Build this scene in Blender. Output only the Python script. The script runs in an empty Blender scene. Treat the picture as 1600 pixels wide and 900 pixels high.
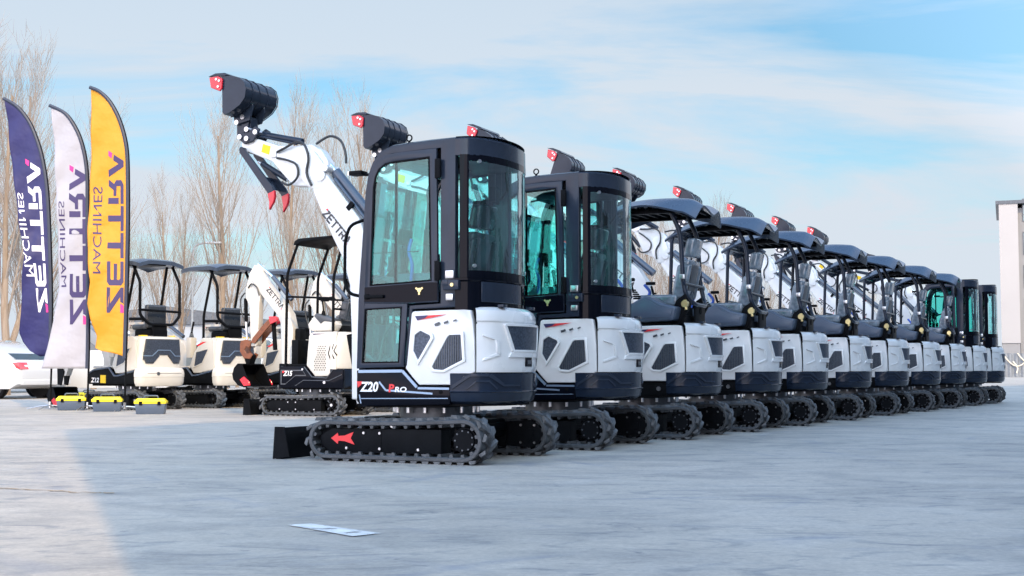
import bpy, bmesh, math, random
from math import sin, cos, pi, radians, sqrt, atan2, hypot
from mathutils import Vector, Matrix
SC = bpy.context.scene
C = SC.collection
random.seed(7)

# ------------------------------------------------------------------ camera, sky, sun, exposure
CAM_H = 0.69
cam = bpy.data.objects.new('camera', bpy.data.cameras.new('camera'))
C.objects.link(cam)
cam.location = (0, 0, CAM_H)
cam.rotation_euler = (radians(90) + math.atan(128 / 2050), 0, 0)
cam.data.sensor_width = 36
cam.data.lens = 2050 / 1600 * 36
cam.data.clip_end = 4000
SC.camera = cam

SUN_EL = radians(33)
SHX, SHY = -0.34, 0.94                     # ground direction in which shadows fall
SUN_AZ = atan2(-SHX, -SHY)                 # clockwise from +Y
sd = Vector((-SHX * cos(SUN_EL), -SHY * cos(SUN_EL), sin(SUN_EL))).normalized()
sun = bpy.data.objects.new('sun', bpy.data.lights.new('sun', 'SUN'))
C.objects.link(sun)
sun.data.energy = 4.0
sun.data.angle = radians(0.32)
sun.data.color = (1.0, 0.62, 0.24)
sun.rotation_euler = sd.to_track_quat('Z', 'Y').to_euler()

W = bpy.data.worlds.new('World'); SC.world = W; W.use_nodes = True
nt = W.node_tree; N = nt.nodes; LK = nt.links
for n in list(N): N.remove(n)
def wn(t, **k):
    n = N.new(t)
    for a, b in k.items(): setattr(n, a, b)
    return n
def wmath(op, a, b=None, clamp=False):
    n = wn('ShaderNodeMath', operation=op, use_clamp=clamp)
    for i, v in enumerate((a, b)):
        if v is None: continue
        if isinstance(v, (int, float)): n.inputs[i].default_value = v
        else: LK.new(v, n.inputs[i])
    return n.outputs[0]
out = wn('ShaderNodeOutputWorld'); bg = wn('ShaderNodeBackground')
LK.new(bg.outputs[0], out.inputs[0])
sky = wn('ShaderNodeTexSky', sky_type='NISHITA')
sky.sun_disc = False; sky.sun_elevation = SUN_EL; sky.sun_rotation = SUN_AZ
sky.air_density = 1.1; sky.dust_density = 1.2; sky.ozone_density = 2.0
tc = wn('ShaderNodeTexCoord'); sp = wn('ShaderNodeSeparateXYZ')
LK.new(tc.outputs['Generated'], sp.inputs[0])
zz = wmath('ADD', wmath('MAXIMUM', sp.outputs[2], 0.0), 0.16)
cb = wn('ShaderNodeCombineXYZ')
LK.new(wmath('DIVIDE', sp.outputs[0], zz), cb.inputs[0])
LK.new(wmath('DIVIDE', sp.outputs[1], zz), cb.inputs[1])
mp = wn('ShaderNodeMapping'); LK.new(cb.outputs[0], mp.inputs[0])
mp.inputs['Rotation'].default_value = (0, 0, radians(28)); mp.inputs['Scale'].default_value = (0.62, 1.5, 1)
mp.inputs['Location'].default_value = (3.1, 0.4, 0)
nz = wn('ShaderNodeTexNoise'); LK.new(mp.outputs[0], nz.inputs[0])
nz.inputs['Scale'].default_value = 1.0; nz.inputs['Detail'].default_value = 12; nz.inputs['Roughness'].default_value = 0.58
nz.inputs['Distortion'].default_value = 0.7
cr = wn('ShaderNodeValToRGB'); LK.new(nz.outputs[0], cr.inputs[0])
cr.color_ramp.elements[0].position = 0.36; cr.color_ramp.elements[1].position = 0.57
cr.color_ramp.elements[0].color = (0.12, 0.12, 0.12, 1); cr.color_ramp.elements[1].color = (0.93, 0.93, 0.93, 1)
# the clear sky: Nishita with its teal pulled a little, lifted by thin veil
skc = wn('ShaderNodeMixRGB', blend_type='MULTIPLY'); skc.inputs[0].default_value = 1
LK.new(sky.outputs[0], skc.inputs[1]); skc.inputs[2].default_value = (1.0, 1.58, 1.66, 1)
hz_ = wmath('MULTIPLY', wmath('SUBTRACT', 0.22, sp.outputs[2], True), 2.9)
cl_ = wmath('MULTIPLY', cr.outputs[0], wmath('SUBTRACT', 1.32, wmath('MULTIPLY', sp.outputs[2], 1.5), True))
cfac = wmath('ADD', cl_, hz_, True)
mixc = wn('ShaderNodeMixRGB'); LK.new(cfac, mixc.inputs[0])
LK.new(skc.outputs[0], mixc.inputs[1]); mixc.inputs[2].default_value = (7.3, 8.1, 9.0, 1)
# the side of the sky that the sun stands in is boosted, added fill for the shade
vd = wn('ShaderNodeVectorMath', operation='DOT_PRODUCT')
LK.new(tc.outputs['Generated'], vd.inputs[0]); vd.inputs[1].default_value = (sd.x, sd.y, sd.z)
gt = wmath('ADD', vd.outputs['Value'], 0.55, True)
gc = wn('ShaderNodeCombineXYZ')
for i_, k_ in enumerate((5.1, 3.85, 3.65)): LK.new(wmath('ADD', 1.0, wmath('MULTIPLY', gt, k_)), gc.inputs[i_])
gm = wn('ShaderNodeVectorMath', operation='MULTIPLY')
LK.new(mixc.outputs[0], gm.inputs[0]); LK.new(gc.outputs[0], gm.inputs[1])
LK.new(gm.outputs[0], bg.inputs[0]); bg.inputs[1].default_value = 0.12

SC.view_settings.view_transform = 'Standard'
SC.view_settings.look = 'None'
SC.view_settings.exposure = -0.33
SC.view_settings.gamma = 1
SC.render.engine = 'CYCLES'
SC.cycles.use_denoising = True
SC.cycles.max_bounces = 8
SC.cycles.transparent_max_bounces = 24
SC.cycles.sample_clamp_indirect = 6

# ------------------------------------------------------------------ materials
MATS = {}
def mat(name, col, rough=0.5, metal=0.0, coat=0.0, var=0.0, vscale=6.0, bump=0.0, bscale=40.0, spec=0.5, col2=None, stretch=None):
    if name in MATS: return MATS[name]
    m = bpy.data.materials.new(name); m.use_nodes = True
    nt = m.node_tree; b = nt.nodes['Principled BSDF']
    b.inputs['Base Color'].default_value = (*col, 1); b.inputs['Roughness'].default_value = rough
    b.inputs['Metallic'].default_value = metal; b.inputs['Coat Weight'].default_value = coat
    b.inputs['Coat Roughness'].default_value = 0.06; b.inputs['Specular IOR Level'].default_value = spec
    if var or bump:
        t = nt.nodes.new('ShaderNodeTexCoord'); src = t.outputs['Object']
        if stretch:
            mm = nt.nodes.new('ShaderNodeMapping'); mm.inputs['Scale'].default_value = stretch
            nt.links.new(src, mm.inputs[0]); src = mm.outputs[0]
    if var:
        n = nt.nodes.new('ShaderNodeTexNoise'); n.inputs['Scale'].default_value = vscale; n.inputs['Detail'].default_value = 6
        nt.links.new(src, n.inputs[0])
        r = nt.nodes.new('ShaderNodeValToRGB'); nt.links.new(n.outputs[0], r.inputs[0])
        r.color_ramp.elements[0].position = 0.35; r.color_ramp.elements[1].position = 0.68
        c2 = col2 or tuple(c * (1 - var) for c in col)
        r.color_ramp.elements[0].color = (*c2, 1); r.color_ramp.elements[1].color = (*col, 1)
        nt.links.new(r.outputs[0], b.inputs['Base Color'])
        rr = nt.nodes.new('ShaderNodeMapRange'); nt.links.new(n.outputs[0], rr.inputs[0])
        rr.inputs[3].default_value = min(1, rough + 0.12); rr.inputs[4].default_value = max(0.03, rough - 0.06)
        nt.links.new(rr.outputs[0], b.inputs['Roughness'])
    if bump:
        n2 = nt.nodes.new('ShaderNodeTexNoise'); n2.inputs['Scale'].default_value = bscale; n2.inputs['Detail'].default_value = 3
        nt.links.new(src, n2.inputs[0])
        bp = nt.nodes.new('ShaderNodeBump'); bp.inputs['Strength'].default_value = bump; bp.inputs['Distance'].default_value = 0.01
        nt.links.new(n2.outputs[0], bp.inputs['Height']); nt.links.new(bp.outputs[0], b.inputs['Normal'])
    MATS[name] = m
    return m
def glass(name, tint, rough=0.01, wav=0.25, base=0.06):
    m = bpy.data.materials.new(name); m.use_nodes = True; nt = m.node_tree
    for n in list(nt.nodes): nt.nodes.remove(n)
    o = nt.nodes.new('ShaderNodeOutputMaterial'); tr = nt.nodes.new('ShaderNodeBsdfTransparent'); gl = nt.nodes.new('ShaderNodeBsdfGlossy')
    mx = nt.nodes.new('ShaderNodeMixShader'); fr = nt.nodes.new('ShaderNodeFresnel'); fr.inputs[0].default_value = 1.5
    tr.inputs[0].default_value = (*tint, 1); gl.inputs[0].default_value = (0.85, 0.97, 1, 1); gl.inputs[1].default_value = rough
    ad = nt.nodes.new('ShaderNodeMath'); ad.inputs[1].default_value = base; nt.links.new(fr.outputs[0], ad.inputs[0])
    t = nt.nodes.new('ShaderNodeTexCoord'); n = nt.nodes.new('ShaderNodeTexNoise'); n.inputs['Scale'].default_value = 3.0; n.inputs['Distortion'].default_value = 2
    mpp = nt.nodes.new('ShaderNodeMapping'); mpp.inputs['Scale'].default_value = (2.2, 2.2, 0.8)
    nt.links.new(t.outputs['Object'], mpp.inputs[0]); nt.links.new(mpp.outputs[0], n.inputs[0])
    bp = nt.nodes.new('ShaderNodeBump'); bp.inputs['Strength'].default_value = wav; bp.inputs['Distance'].default_value = 0.02
    nt.links.new(n.outputs[0], bp.inputs['Height']); nt.links.new(bp.outputs[0], gl.inputs['Normal'])
    nt.links.new(ad.outputs[0], mx.inputs[0]); nt.links.new(tr.outputs[0], mx.inputs[1]); nt.links.new(gl.outputs[0], mx.inputs[2])
    nt.links.new(mx.outputs[0], o.inputs[0]); MATS[name] = m
    return m
M_WHITE = mat('white_paint', (0.76, 0.765, 0.765), 0.25, coat=0.7, var=0.16, vscale=2.2)
M_SUNWHITE = mat('sunlit_white_paint', (0.60, 0.575, 0.52), 0.3, coat=0.5, var=0.08, vscale=4)  # white paint of the sunlit machines, the sun's warmth put into its colour
M_SLATE = mat('slate_paint', (0.022, 0.031, 0.050), 0.15, coat=0.05, spec=0.22, var=0.2, vscale=5)
M_ROOF = mat('slate_roof', (0.050, 0.070, 0.108), 0.24, coat=0.3, var=0.15, vscale=5)
M_CW = mat('counterweight_slate', (0.012, 0.020, 0.038), 0.16, coat=0.10, spec=0.25, var=0.25, vscale=7)
M_BLACK = mat('gloss_black', (0.003, 0.004, 0.008), 0.07, spec=0.09)
M_SATIN = mat('satin_black', (0.006, 0.007, 0.009), 0.42, spec=0.05, var=0.3, bump=0.05, bscale=90)
M_DARK = mat('dark_void', (0.004, 0.004, 0.005), 0.8, spec=0.1)
M_RUBBER = mat('track_rubber', (0.13, 0.138, 0.148), 0.65, var=0.6, vscale=9, bump=0.6, bscale=50, col2=(0.03, 0.032, 0.036))
M_BELT = mat('belt_rubber', (0.06, 0.068, 0.078), 0.42, var=0.5, vscale=7, bump=0.3, bscale=60)
M_STEEL = mat('bright_steel', (0.62, 0.63, 0.65), 0.28, metal=1.0)
M_CHROME = mat('chrome_rod', (0.75, 0.77, 0.8), 0.08, metal=1.0)
M_GUN = mat('gun_grey', (0.10, 0.11, 0.125), 0.35, metal=0.4, var=0.3)
M_EDGE = mat('bevel_highlight_trim', (0.26, 0.36, 0.50), 0.3, metal=0.6)  # colour of the imitated skirt bevel highlights, also of real grille trim
M_RED = mat('red_paint', (0.62, 0.010, 0.025), 0.3, coat=0.4)
M_DECALRED = mat('decal_red', (0.70, 0.03, 0.035), 0.4)
M_NAVY = mat('decal_navy', (0.03, 0.025, 0.09), 0.4)
M_LETTER = mat('letter_dark', (0.03, 0.03, 0.035), 0.4)
M_LETW = mat('letter_white', (0.82, 0.83, 0.85), 0.4)
M_YEL = mat('yellow_plastic', (0.80, 0.62, 0.005), 0.4)
M_YSTK = mat('yellow_sticker', (0.85, 0.55, 0.0), 0.45)
M_BRASS = mat('brass', (0.75, 0.62, 0.30), 0.3, metal=0.8)
M_VINYL = mat('seat_vinyl', (0.03, 0.037, 0.048), 0.26, coat=0.3, var=0.3, vscale=12, bump=0.6, bscale=14)
M_PLASTIC = mat('wrap_plastic', (0.20, 0.26, 0.32), 0.12, coat=0.8, var=0.5, vscale=12, bump=0.9, bscale=18)
M_HOSE = mat('hose_black', (0.02, 0.021, 0.024), 0.4)
M_BLUE = mat('blue_plastic', (0.015, 0.10, 0.55), 0.35)
M_MESH = mat('grille_mesh', (0.08, 0.10, 0.14), 0.4, metal=0.5, var=0.5, vscale=60)
M_BROWN = mat('brown_tape', (0.20, 0.06, 0.02), 0.4, var=0.3, vscale=20)
M_GREYP = mat('grey_plastic', (0.06, 0.085, 0.13), 0.35)
M_GLASS = glass('teal_glass', (0.62, 0.97, 0.93), wav=0.012, base=0.0)
M_GLASSR = glass('teal_glass_rear', (0.60, 0.96, 0.96), wav=0.06, base=0.12)
M_CARGL = glass('car_glass', (0.10, 0.13, 0.16), wav=0.02)
M_LIGHTGL = mat('tail_lens', (0.6, 0.02, 0.03), 0.1, coat=1)
M_TYRE = mat('tyre', (0.02, 0.02, 0.021), 0.8)

# ------------------------------------------------------------------ mesh helpers
class MB:
    def __init__(s): s.v = []; s.f = []
    def add(s, vs, fs):
        n = len(s.v); s.v += [tuple(p) for p in vs]; s.f += [[i + n for i in f] for f in fs]; return s
    def box(s, x, y, z, dx, dy, dz, ry=0, rz=0):
        vs = []
        for a in (-1, 1):
            for b in (-1, 1):
                for c in (-1, 1):
                    p = Vector((a * dx / 2, b * dy / 2, c * dz / 2))
                    if ry: p = Matrix.Rotation(ry, 3, 'Y') @ p
                    if rz: p = Matrix.Rotation(rz, 3, 'Z') @ p
                    vs.append((p.x + x, p.y + y, p.z + z))
        return s.add(vs, [(0, 1, 3, 2), (4, 6, 7, 5), (0, 4, 5, 1), (2, 3, 7, 6), (0, 2, 6, 4), (1, 5, 7, 3)])
    def prism(s, poly, y0, y1):               # polygon in x,z pulled along y
        n = len(poly)
        vs = [(p[0], y0, p[1]) for p in poly] + [(p[0], y1, p[1]) for p in poly]
        fs = [list(range(n)), list(range(2 * n - 1, n - 1, -1))]
        fs += [(i, (i + 1) % n, n + (i + 1) % n, n + i) for i in range(n)]
        return s.add(vs, fs)
    def slab(s, poly, z0, z1):                # polygon in x,y pulled along z
        n = len(poly)
        vs = [(p[0], p[1], z0) for p in poly] + [(p[0], p[1], z1) for p in poly]
        fs = [list(range(n)), list(range(2 * n - 1, n - 1, -1))]
        fs += [(i, (i + 1) % n, n + (i + 1) % n, n + i) for i in range(n)]
        return s.add(vs, fs)
    def ring(s, o, i, y0, y1):                # frame between two x,z loops of equal count
        n = len(o)
        vs = [(p[0], y0, p[1]) for p in o] + [(p[0], y0, p[1]) for p in i] + [(p[0], y1, p[1]) for p in o] + [(p[0], y1, p[1]) for p in i]
        fs = []
        for k in range(n):
            j = (k + 1) % n
            fs += [(k, j, n + j, n + k), (2 * n + k, 3 * n + k, 3 * n + j, 2 * n + j), (k, 2 * n + k, 2 * n + j, j), (n + k, n + j, 3 * n + j, 3 * n + k)]
        return s.add(vs, fs)
    def tube(s, pts, r, n=8, r2=None, cap=True):
        pts = [Vector(p) for p in pts]; m = len(pts); rings = []
        up = None
        for k in range(m):
            d = (pts[min(k + 1, m - 1)] - pts[max(k - 1, 0)]).normalized()
            if up is None:
                up = Vector((0, 0, 1)) if abs(d.z) < 0.9 else Vector((1, 0, 0))
            a = d.cross(up).normalized(); up = a.cross(d).normalized()
            rr = r if r2 is None else r + (r2 - r) * k / (m - 1)
            rings.append([pts[k] + a * rr * cos(2 * pi * i / n) + up * rr * sin(2 * pi * i / n) for i in range(n)])
        vs = [p for g in rings for p in g]; fs = []
        for k in range(m - 1):
            for i in range(n):
                j = (i + 1) % n; fs.append((k * n + i, k * n + j, (k + 1) * n + j, (k + 1) * n + i))
        if cap: fs += [list(range(n))[::-1], list(range((m - 1) * n, m * n))]
        return s.add(vs, fs)
    def cyl(s, p0, p1, r, r2=None, n=16): return s.tube([p0, p1], r, n, r2 if r2 is not None else r)
    def xf(s, fn): s.v = [tuple(fn(*p)) for p in s.v]; return s
    def mirror_y(s):
        n = len(s.v); s.v += [(x, -y, z) for x, y, z in s.v]; s.f += [[i + n for i in f][::-1] for f in s.f]; return s
    def pieces(s):
        n = len(s.v); par = list(range(n))
        def find(i):
            while par[i] != i: par[i] = par[par[i]]; i = par[i]
            return i
        for f in s.f:
            r = find(f[0])
            for i in f[1:]:
                q = find(i)
                if q != r: par[q] = r
        isl = {}
        for i in range(n): isl.setdefault(find(i), []).append(i)
        if len(isl) < 2 or len(isl) > 260: return None
        roots = list(isl); bx = []
        for r in roots:
            P = [s.v[i] for i in isl[r]]; lo = [min(p[k] for p in P) for k in range(3)]; hi = [max(p[k] for p in P) for k in range(3)]
            bx.append((lo, hi, max(h - l for h, l in zip(hi, lo))))
        m = len(roots); g = list(range(m))
        def fg(i):
            while g[i] != i: i = g[i]
            return i
        for i in range(m):
            for j in range(i + 1, m):
                a, b = bx[i], bx[j]
                gap = sqrt(sum(max(0, a[0][k] - b[1][k], b[0][k] - a[1][k]) ** 2 for k in range(3)))
                if gap <= max(.02, .5 * max(a[2], b[2])) * .98: g[fg(i)] = fg(j)
        grp = {}
        for k, r in enumerate(roots): grp.setdefault(fg(k), set()).add(r)
        if len(grp) < 2 or len(grp) > 16: return None
        outl = []
        for st in grp.values():
            mb = MB(); mp = {}
            for r in st:
                for i in isl[r]: mp[i] = len(mb.v); mb.v.append(s.v[i])
            mb.f = [[mp[i] for i in f] for f in s.f if find(f[0]) in st]
            outl.append(mb)
        return outl
    def build(s, name, m, parent=None, bevel=0, seg=2, ang=38, flat=False):
        ps = s.pieces() if parent is not None else None
        if ps: return [p.build1(name, m, parent, bevel, seg, ang, flat) for p in ps][0]
        return s.build1(name, m, parent, bevel, seg, ang, flat)
    def build1(s, name, m, parent=None, bevel=0, seg=2, ang=38, flat=False):
        me = bpy.data.meshes.new(name); me.from_pydata(s.v, [], s.f); me.update()
        bm = bmesh.new(); bm.from_mesh(me)
        bmesh.ops.recalc_face_normals(bm, faces=bm.faces)
        if bevel:
            es = [e for e in bm.edges if len(e.link_faces) == 2 and e.calc_face_angle(0) > radians(ang)]
            if es: bmesh.ops.bevel(bm, geom=es, offset=bevel, segments=seg, affect='EDGES', clamp_overlap=True, profile=0.6)
        for f in bm.faces: f.smooth = not flat
        for e in bm.edges:
            if len(e.link_faces) == 2 and e.calc_face_angle(0) > radians(ang): e.smooth = False
        bm.to_mesh(me); bm.free()
        me.materials.append(m)
        o = bpy.data.objects.new(name, me); C.objects.link(o)
        if parent: o.parent = parent
        return o
def crv(pts, k=4):                                # Catmull-Rom through the points
    P = [Vector(p) for p in pts]; out = []
    for i in range(len(P) - 1):
        a, b, c, d = P[max(i - 1, 0)], P[i], P[i + 1], P[min(i + 2, len(P) - 1)]
        for j in range(k):
            t = j / k
            out.append(0.5 * ((2 * b) + (c - a) * t + (2 * a - 5 * b + 4 * c - d) * t * t + (3 * b - a - 3 * c + d) * t ** 3))
    out.append(P[-1]); return [tuple(p) for p in out]
def fillet(pts, r, k=4):                          # polyline with rounded corners
    P = [Vector(p) for p in pts]; out = [P[0]]
    for i in range(1, len(P) - 1):
        a, b, c = P[i - 1], P[i], P[i + 1]
        u = (a - b); w = (c - b); rr = min(r, u.length * 0.45, w.length * 0.45)
        p0 = b + u.normalized() * rr; p2 = b + w.normalized() * rr
        for j in range(k + 1):
            t = j / k; out.append(p0 * (1 - t) ** 2 + b * 2 * t * (1 - t) + p2 * t * t)
    out.append(P[-1]); return [tuple(p) for p in out]
def thing(name, label, cat, loc=(0, 0, 0), rz=0, group=None):
    o = bpy.data.objects.new(name, None); C.objects.link(o); o.empty_display_size = 0.2
    o.location = loc; o.rotation_euler = (0, 0, rz); o['label'] = label; o['category'] = cat
    if group: o['group'] = group
    return o
def tag(o, label, cat, group=None):
    o['label'] = label; o['category'] = cat
    if group: o['group'] = group
    return o
def struct(o, kind='structure'): o['kind'] = kind; return o
KIDS = {}
def copy_tree(o, loc=None, rz=None, label=None, parent=None, kids=None):
    if kids is None:
        kids = {}
        for x in C.objects:
            if x.parent: kids.setdefault(x.parent.name, []).append(x)
    c = o.copy(); C.objects.link(c)
    if parent: c.parent = parent
    if loc is not None: c.location = loc
    if rz is not None: c.rotation_euler = (0, 0, rz)
    if label: c['label'] = label
    for ch in kids.get(o.name, []): copy_tree(ch, parent=c, kids=kids)
    return c

# lettering: the angular wordmark as polygons on a unit em, other words from the built-in font
GL = {
 'Z': ([[(.36, 1), (1, 1), (1, .84), (.36, .2), (1, .2), (1, 0), (0, 0), (0, .17), (.62, .8), (.43, .8)]], [[(0, 1), (.29, 1), (.37, .8), (0, .8)]]),
 'E': ([[(.14, 1), (.95, 1), (.95, .8), (.28, .8), (.22, .74), (.22, .6), (.86, .6), (.86, .4), (.22, .4), (.22, .26), (.28, .2), (.95, .2), (.95, 0), (.14, 0), (0, .14), (0, .86)]], []),
 'T': ([[(0, 1), (1, 1), (1, .8), (.62, .8), (.62, 0), (.38, 0), (.38, .8), (0, .8)]], []),
 'R': ([[(0, 1), (.76, 1), (.95, .85), (.95, .5), (.8, .37), (.98, 0), (.72, 0), (.55, .34), (.32, .34), (.32, .53), (.71, .53), (.71, .8), (0, .8)], [(0, .68), (.24, .68), (.24, 0), (0, 0)]], []),
 'A': ([[(0, 0), (.27, 0), (.52, .66), (.66, .32), (.89, .36), (.64, 1), (.40, 1)]], [[(.73, .22), (.95, .26), (1.05, 0), (.84, 0)]]),
}
def subdiv(poly, k=3):
    out = []
    for i, p in enumerate(poly):
        q = poly[(i + 1) % len(poly)]
        for j in range(k): out.append((p[0] + (q[0] - p[0]) * j / k, p[1] + (q[1] - p[1]) * j / k))
    return out
def wordmark(fn, m1, m2, parent, adv=1.08, k=1, name='lettering'):    # fn maps em coords to a point
    a, b = MB(), MB()
    for i, ch in enumerate('ZETTRA'):
        for pol in GL[ch][0]:
            q = [fn(p[0] + i * adv, p[1]) for p in subdiv(pol, k)]; a.add(q, [list(range(len(q)))])
        for pol in GL[ch][1]:
            q = [fn(p[0] + i * adv, p[1]) for p in subdiv(pol, k)]; b.add(q, [list(range(len(q)))])
    a.build(name, m1, parent); b.build('lettering_accent', m2, parent)
def text_mesh(txt, fn, m, parent, shear=0.0, bold=0.0, name='lettering'):   # fn maps (a, b) with cap height 1
    cu = bpy.data.curves.new('txt', 'FONT'); cu.body = txt; cu.size = 1; cu.shear = shear; cu.offset = bold; cu.resolution_u = 3
    to = bpy.data.objects.new('txt', cu); C.objects.link(to)
    dg = bpy.context.evaluated_depsgraph_get()
    me = bpy.data.meshes.new_from_object(to.evaluated_get(dg))
    bpy.data.objects.remove(to)
    xs = [v.co.x for v in me.vertices]; ys = [v.co.y for v in me.vertices]
    x0, x1, y0, y1 = min(xs), max(xs), min(ys), max(ys); h = y1 - y0
    for v in me.vertices:
        v.co = fn((v.co.x - x0) / (x1 - x0), (v.co.y - y0) / h)
    me.name = name; me.materials.clear(); me.materials.append(m)
    o = bpy.data.objects.new(name, me); C.objects.link(o); o.parent = parent
    return o
# ------------------------------------------------------------------ excavator pieces
def track_loop(xr, xf, rr, rf, zr, zf, n=14):    # closed path of the belt's outer face, with tangent
    pts = []
    for i in range(n + 1):
        a = -pi / 2 - pi * i / n; pts.append((xr + rr * cos(a), zr + rr * sin(a)))
    for i in range(1, 8): t = i / 8; pts.append((xr + (xf - xr) * t, (zr + rr) * (1 - t) + (zf + rf) * t - 0.012 * sin(pi * t)))
    for i in range(n + 1):
        a = pi / 2 - pi * i / n; pts.append((xf + rf * cos(a), zf + rf * sin(a)))
    for i in range(1, 8): t = i / 8; pts.append((xf + (xr - xf) * t, zf - rf + ((zr - rr) - (zf - rf)) * t))
    return pts
def resample(pts, step):
    P = pts + [pts[0]]; L = [0]
    for a, b in zip(P, P[1:]): L.append(L[-1] + hypot(b[0] - a[0], b[1] - a[1]))
    n = max(8, round(L[-1] / step)); out = []; k = 0
    for i in range(n):
        s = L[-1] * i / n
        while L[k + 1] < s: k += 1
        t = (s - L[k]) / max(1e-9, L[k + 1] - L[k]); a, b = P[k], P[k + 1]
        d = Vector((b[0] - a[0], b[1] - a[1])).normalized()
        out.append((a[0] + (b[0] - a[0]) * t, a[1] + (b[1] - a[1]) * t, d.x, d.y))
    return out
def make_track(root, sy, yo, w, xr=-.56, xf=.60, rr=.157, rf=.145, hub='motor', arrow=False, lug=.019, cover=None):
    """one rubber track: sy = +1 outer face towards +y"""
    lp = track_loop(xr, xf, rr, rf, rr + lug, rf + lug)
    n = len(lp); th = 0.034
    # inner loop offset towards inside
    inn = []
    for i in range(n):
        a, b = lp[i - 1], lp[(i + 1) % n]; d = Vector((b[0] - a[0], b[1] - a[1])).normalized()
        inn.append((lp[i][0] + d.y * th, lp[i][1] - d.x * th))
    cxm, czm = (xr + xf) / 2, rr + lug
    if hypot(inn[0][0] - cxm, inn[0][1] - czm) > hypot(lp[0][0] - cxm, lp[0][1] - czm):
        inn = []
        for i in range(n):
            a, b = lp[i - 1], lp[(i + 1) % n]; d = Vector((b[0] - a[0], b[1] - a[1])).normalized()
            inn.append((lp[i][0] - d.y * th, lp[i][1] + d.x * th))
    yi = yo - sy * w
    y0, y1 = min(yo, yi), max(yo, yi)
    b = MB().ring(lp, inn, y0, y1)
    trk = b.build('track', M_BELT, root, bevel=0.006, seg=1)
    m = MB(); t = MB()
    for k, (x, z, dx, dz) in enumerate(resample(lp, 0.098)):
        nx, nz = (x - inn[0][0], z - inn[0][1])
        ox, oz = dz, -dx
        if (x + ox * .01 - cxm) ** 2 + (z + oz * .01 - czm) ** 2 < (x - cxm) ** 2 + (z - czm) ** 2: ox, oz = -ox, -oz
        mid = (y0 + y1) / 2
        # two slanted lugs meeting in a chevron, staggered
        for side, off in ((0, 0.0), (1, 0.049)):
            ya, yb = (y0 + .007, mid + .01) if side == 0 else (mid - .01, y1 - .007)
            s0, s1 = (0.030, -0.030) if side == 0 else (-0.030, 0.030)
            v = []
            for (yy, sh) in ((ya, s0), (yb, s1)):
                for (q, hh) in ((-.032, -.006), (.032, -.006), (.021, lug), (-.021, lug)):
                    px = x + dx * (q + sh + off); pz = z + dz * (q + sh + off)
                    v.append((px + ox * hh, yy, pz + oz * hh))
            m.add(v, [(0, 1, 2, 3), (7, 6, 5, 4), (0, 4, 5, 1), (1, 5, 6, 2), (2, 6, 7, 3), (3, 7, 4, 0)])
        # drive teeth inside, right across the belt
        for yy, hw in (((y0 + y1) / 2, (y1 - y0) / 2 - .012),):
            v = []
            for ys in (-hw, hw):
                for (q, hh) in ((-.018, -th + .002), (.018, -th + .002), (.010, -th - .022), (-.010, -th - .022)):
                    v.append((x + dx * q + ox * hh, yy + ys, z + dz * q + oz * hh))
            t.add(v, [(0, 1, 2, 3), (7, 6, 5, 4), (0, 4, 5, 1), (1, 5, 6, 2), (2, 6, 7, 3), (3, 7, 4, 0)])
    m.build('tread_lugs', M_RUBBER, trk, flat=True); t.build('drive_teeth', M_BELT, trk, flat=True)
    # frame plate
    fo = yo - sy * .035
    zt, zb = 2 * rr * .80, .07
    poly = [(xf + .055, (zt + zb) / 2 + .03), (xf + .01, zt - .035), (xf - .05, zt - .005), (xr + .19, zt), (xr + .19, zb), (xf - .04, zb - .01), (xf + .05, zb + .06)]
    fr = MB().prism(poly, min(fo, fo - sy * (w - .07)), max(fo, fo - sy * (w - .07)))
    f = fr.build('track_frame', M_SATIN, root, bevel=0.008)
    bo = MB()
    for bx, bz in ((xf - .33, zt - .035), (xf - .47, zt - .035), (xf - .18, zb + .03), (xf - .47, zb + .03), (xf - .80, zb + .03)):
        bo.cyl((bx, fo - sy * .002, bz), (bx, fo + sy * .010, bz), .013, .010, 10)
    bo.build('frame_bolts', M_STEEL, f)
    MB().box(xf - .48, fo + sy * .001, (zt + zb) / 2, .004, .004, zt - zb - .012).build('panel_seam', M_DARK, f)
    if arrow:
        x0, z0 = xf - .10, (zt + zb) / 2 + .01
        y = fo + sy * .004
        pl = [(.06, 0), (0, .042), (-.005, .018), (-.06, .022), (-.14, .05), (-.115, .002), (-.15, -.045), (-.06, -.02), (-.005, -.018), (0, -.042)]
        MB().prism([(x0 + a, z0 + c) for a, c in pl], min(y, y - sy * .003), max(y, y - sy * .003)).build('arrow_decal', M_DECALRED, f)
    # idler, sprocket, rollers
    yc = (y0 + y1) / 2
    idl = MB().cyl((xf, yc - .03, rf + lug), (xf, yc + .03, rf + lug), rf - th - .012, n=24)
    idl.cyl((xf, y0 + .04, rf + lug), (xf, y1 - .04, rf + lug), .05, n=16).build('idler_wheel', M_SATIN, root)
    sp_ = MB(); zr = rr + lug
    for k in range(11):
        a = 2 * pi * k / 11; sp_.box(xr + (rr - th - .018) * cos(a), yc, zr + (rr - th - .018) * sin(a), .05, .03, .028, ry=-a)
    sp_.cyl((xr, yc - .015, zr), (xr, yc + .015, zr), rr - th - .03, n=24)
    s = sp_.build('sprocket', M_GUN if hub == 'wheel' else M_SATIN, root)
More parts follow.
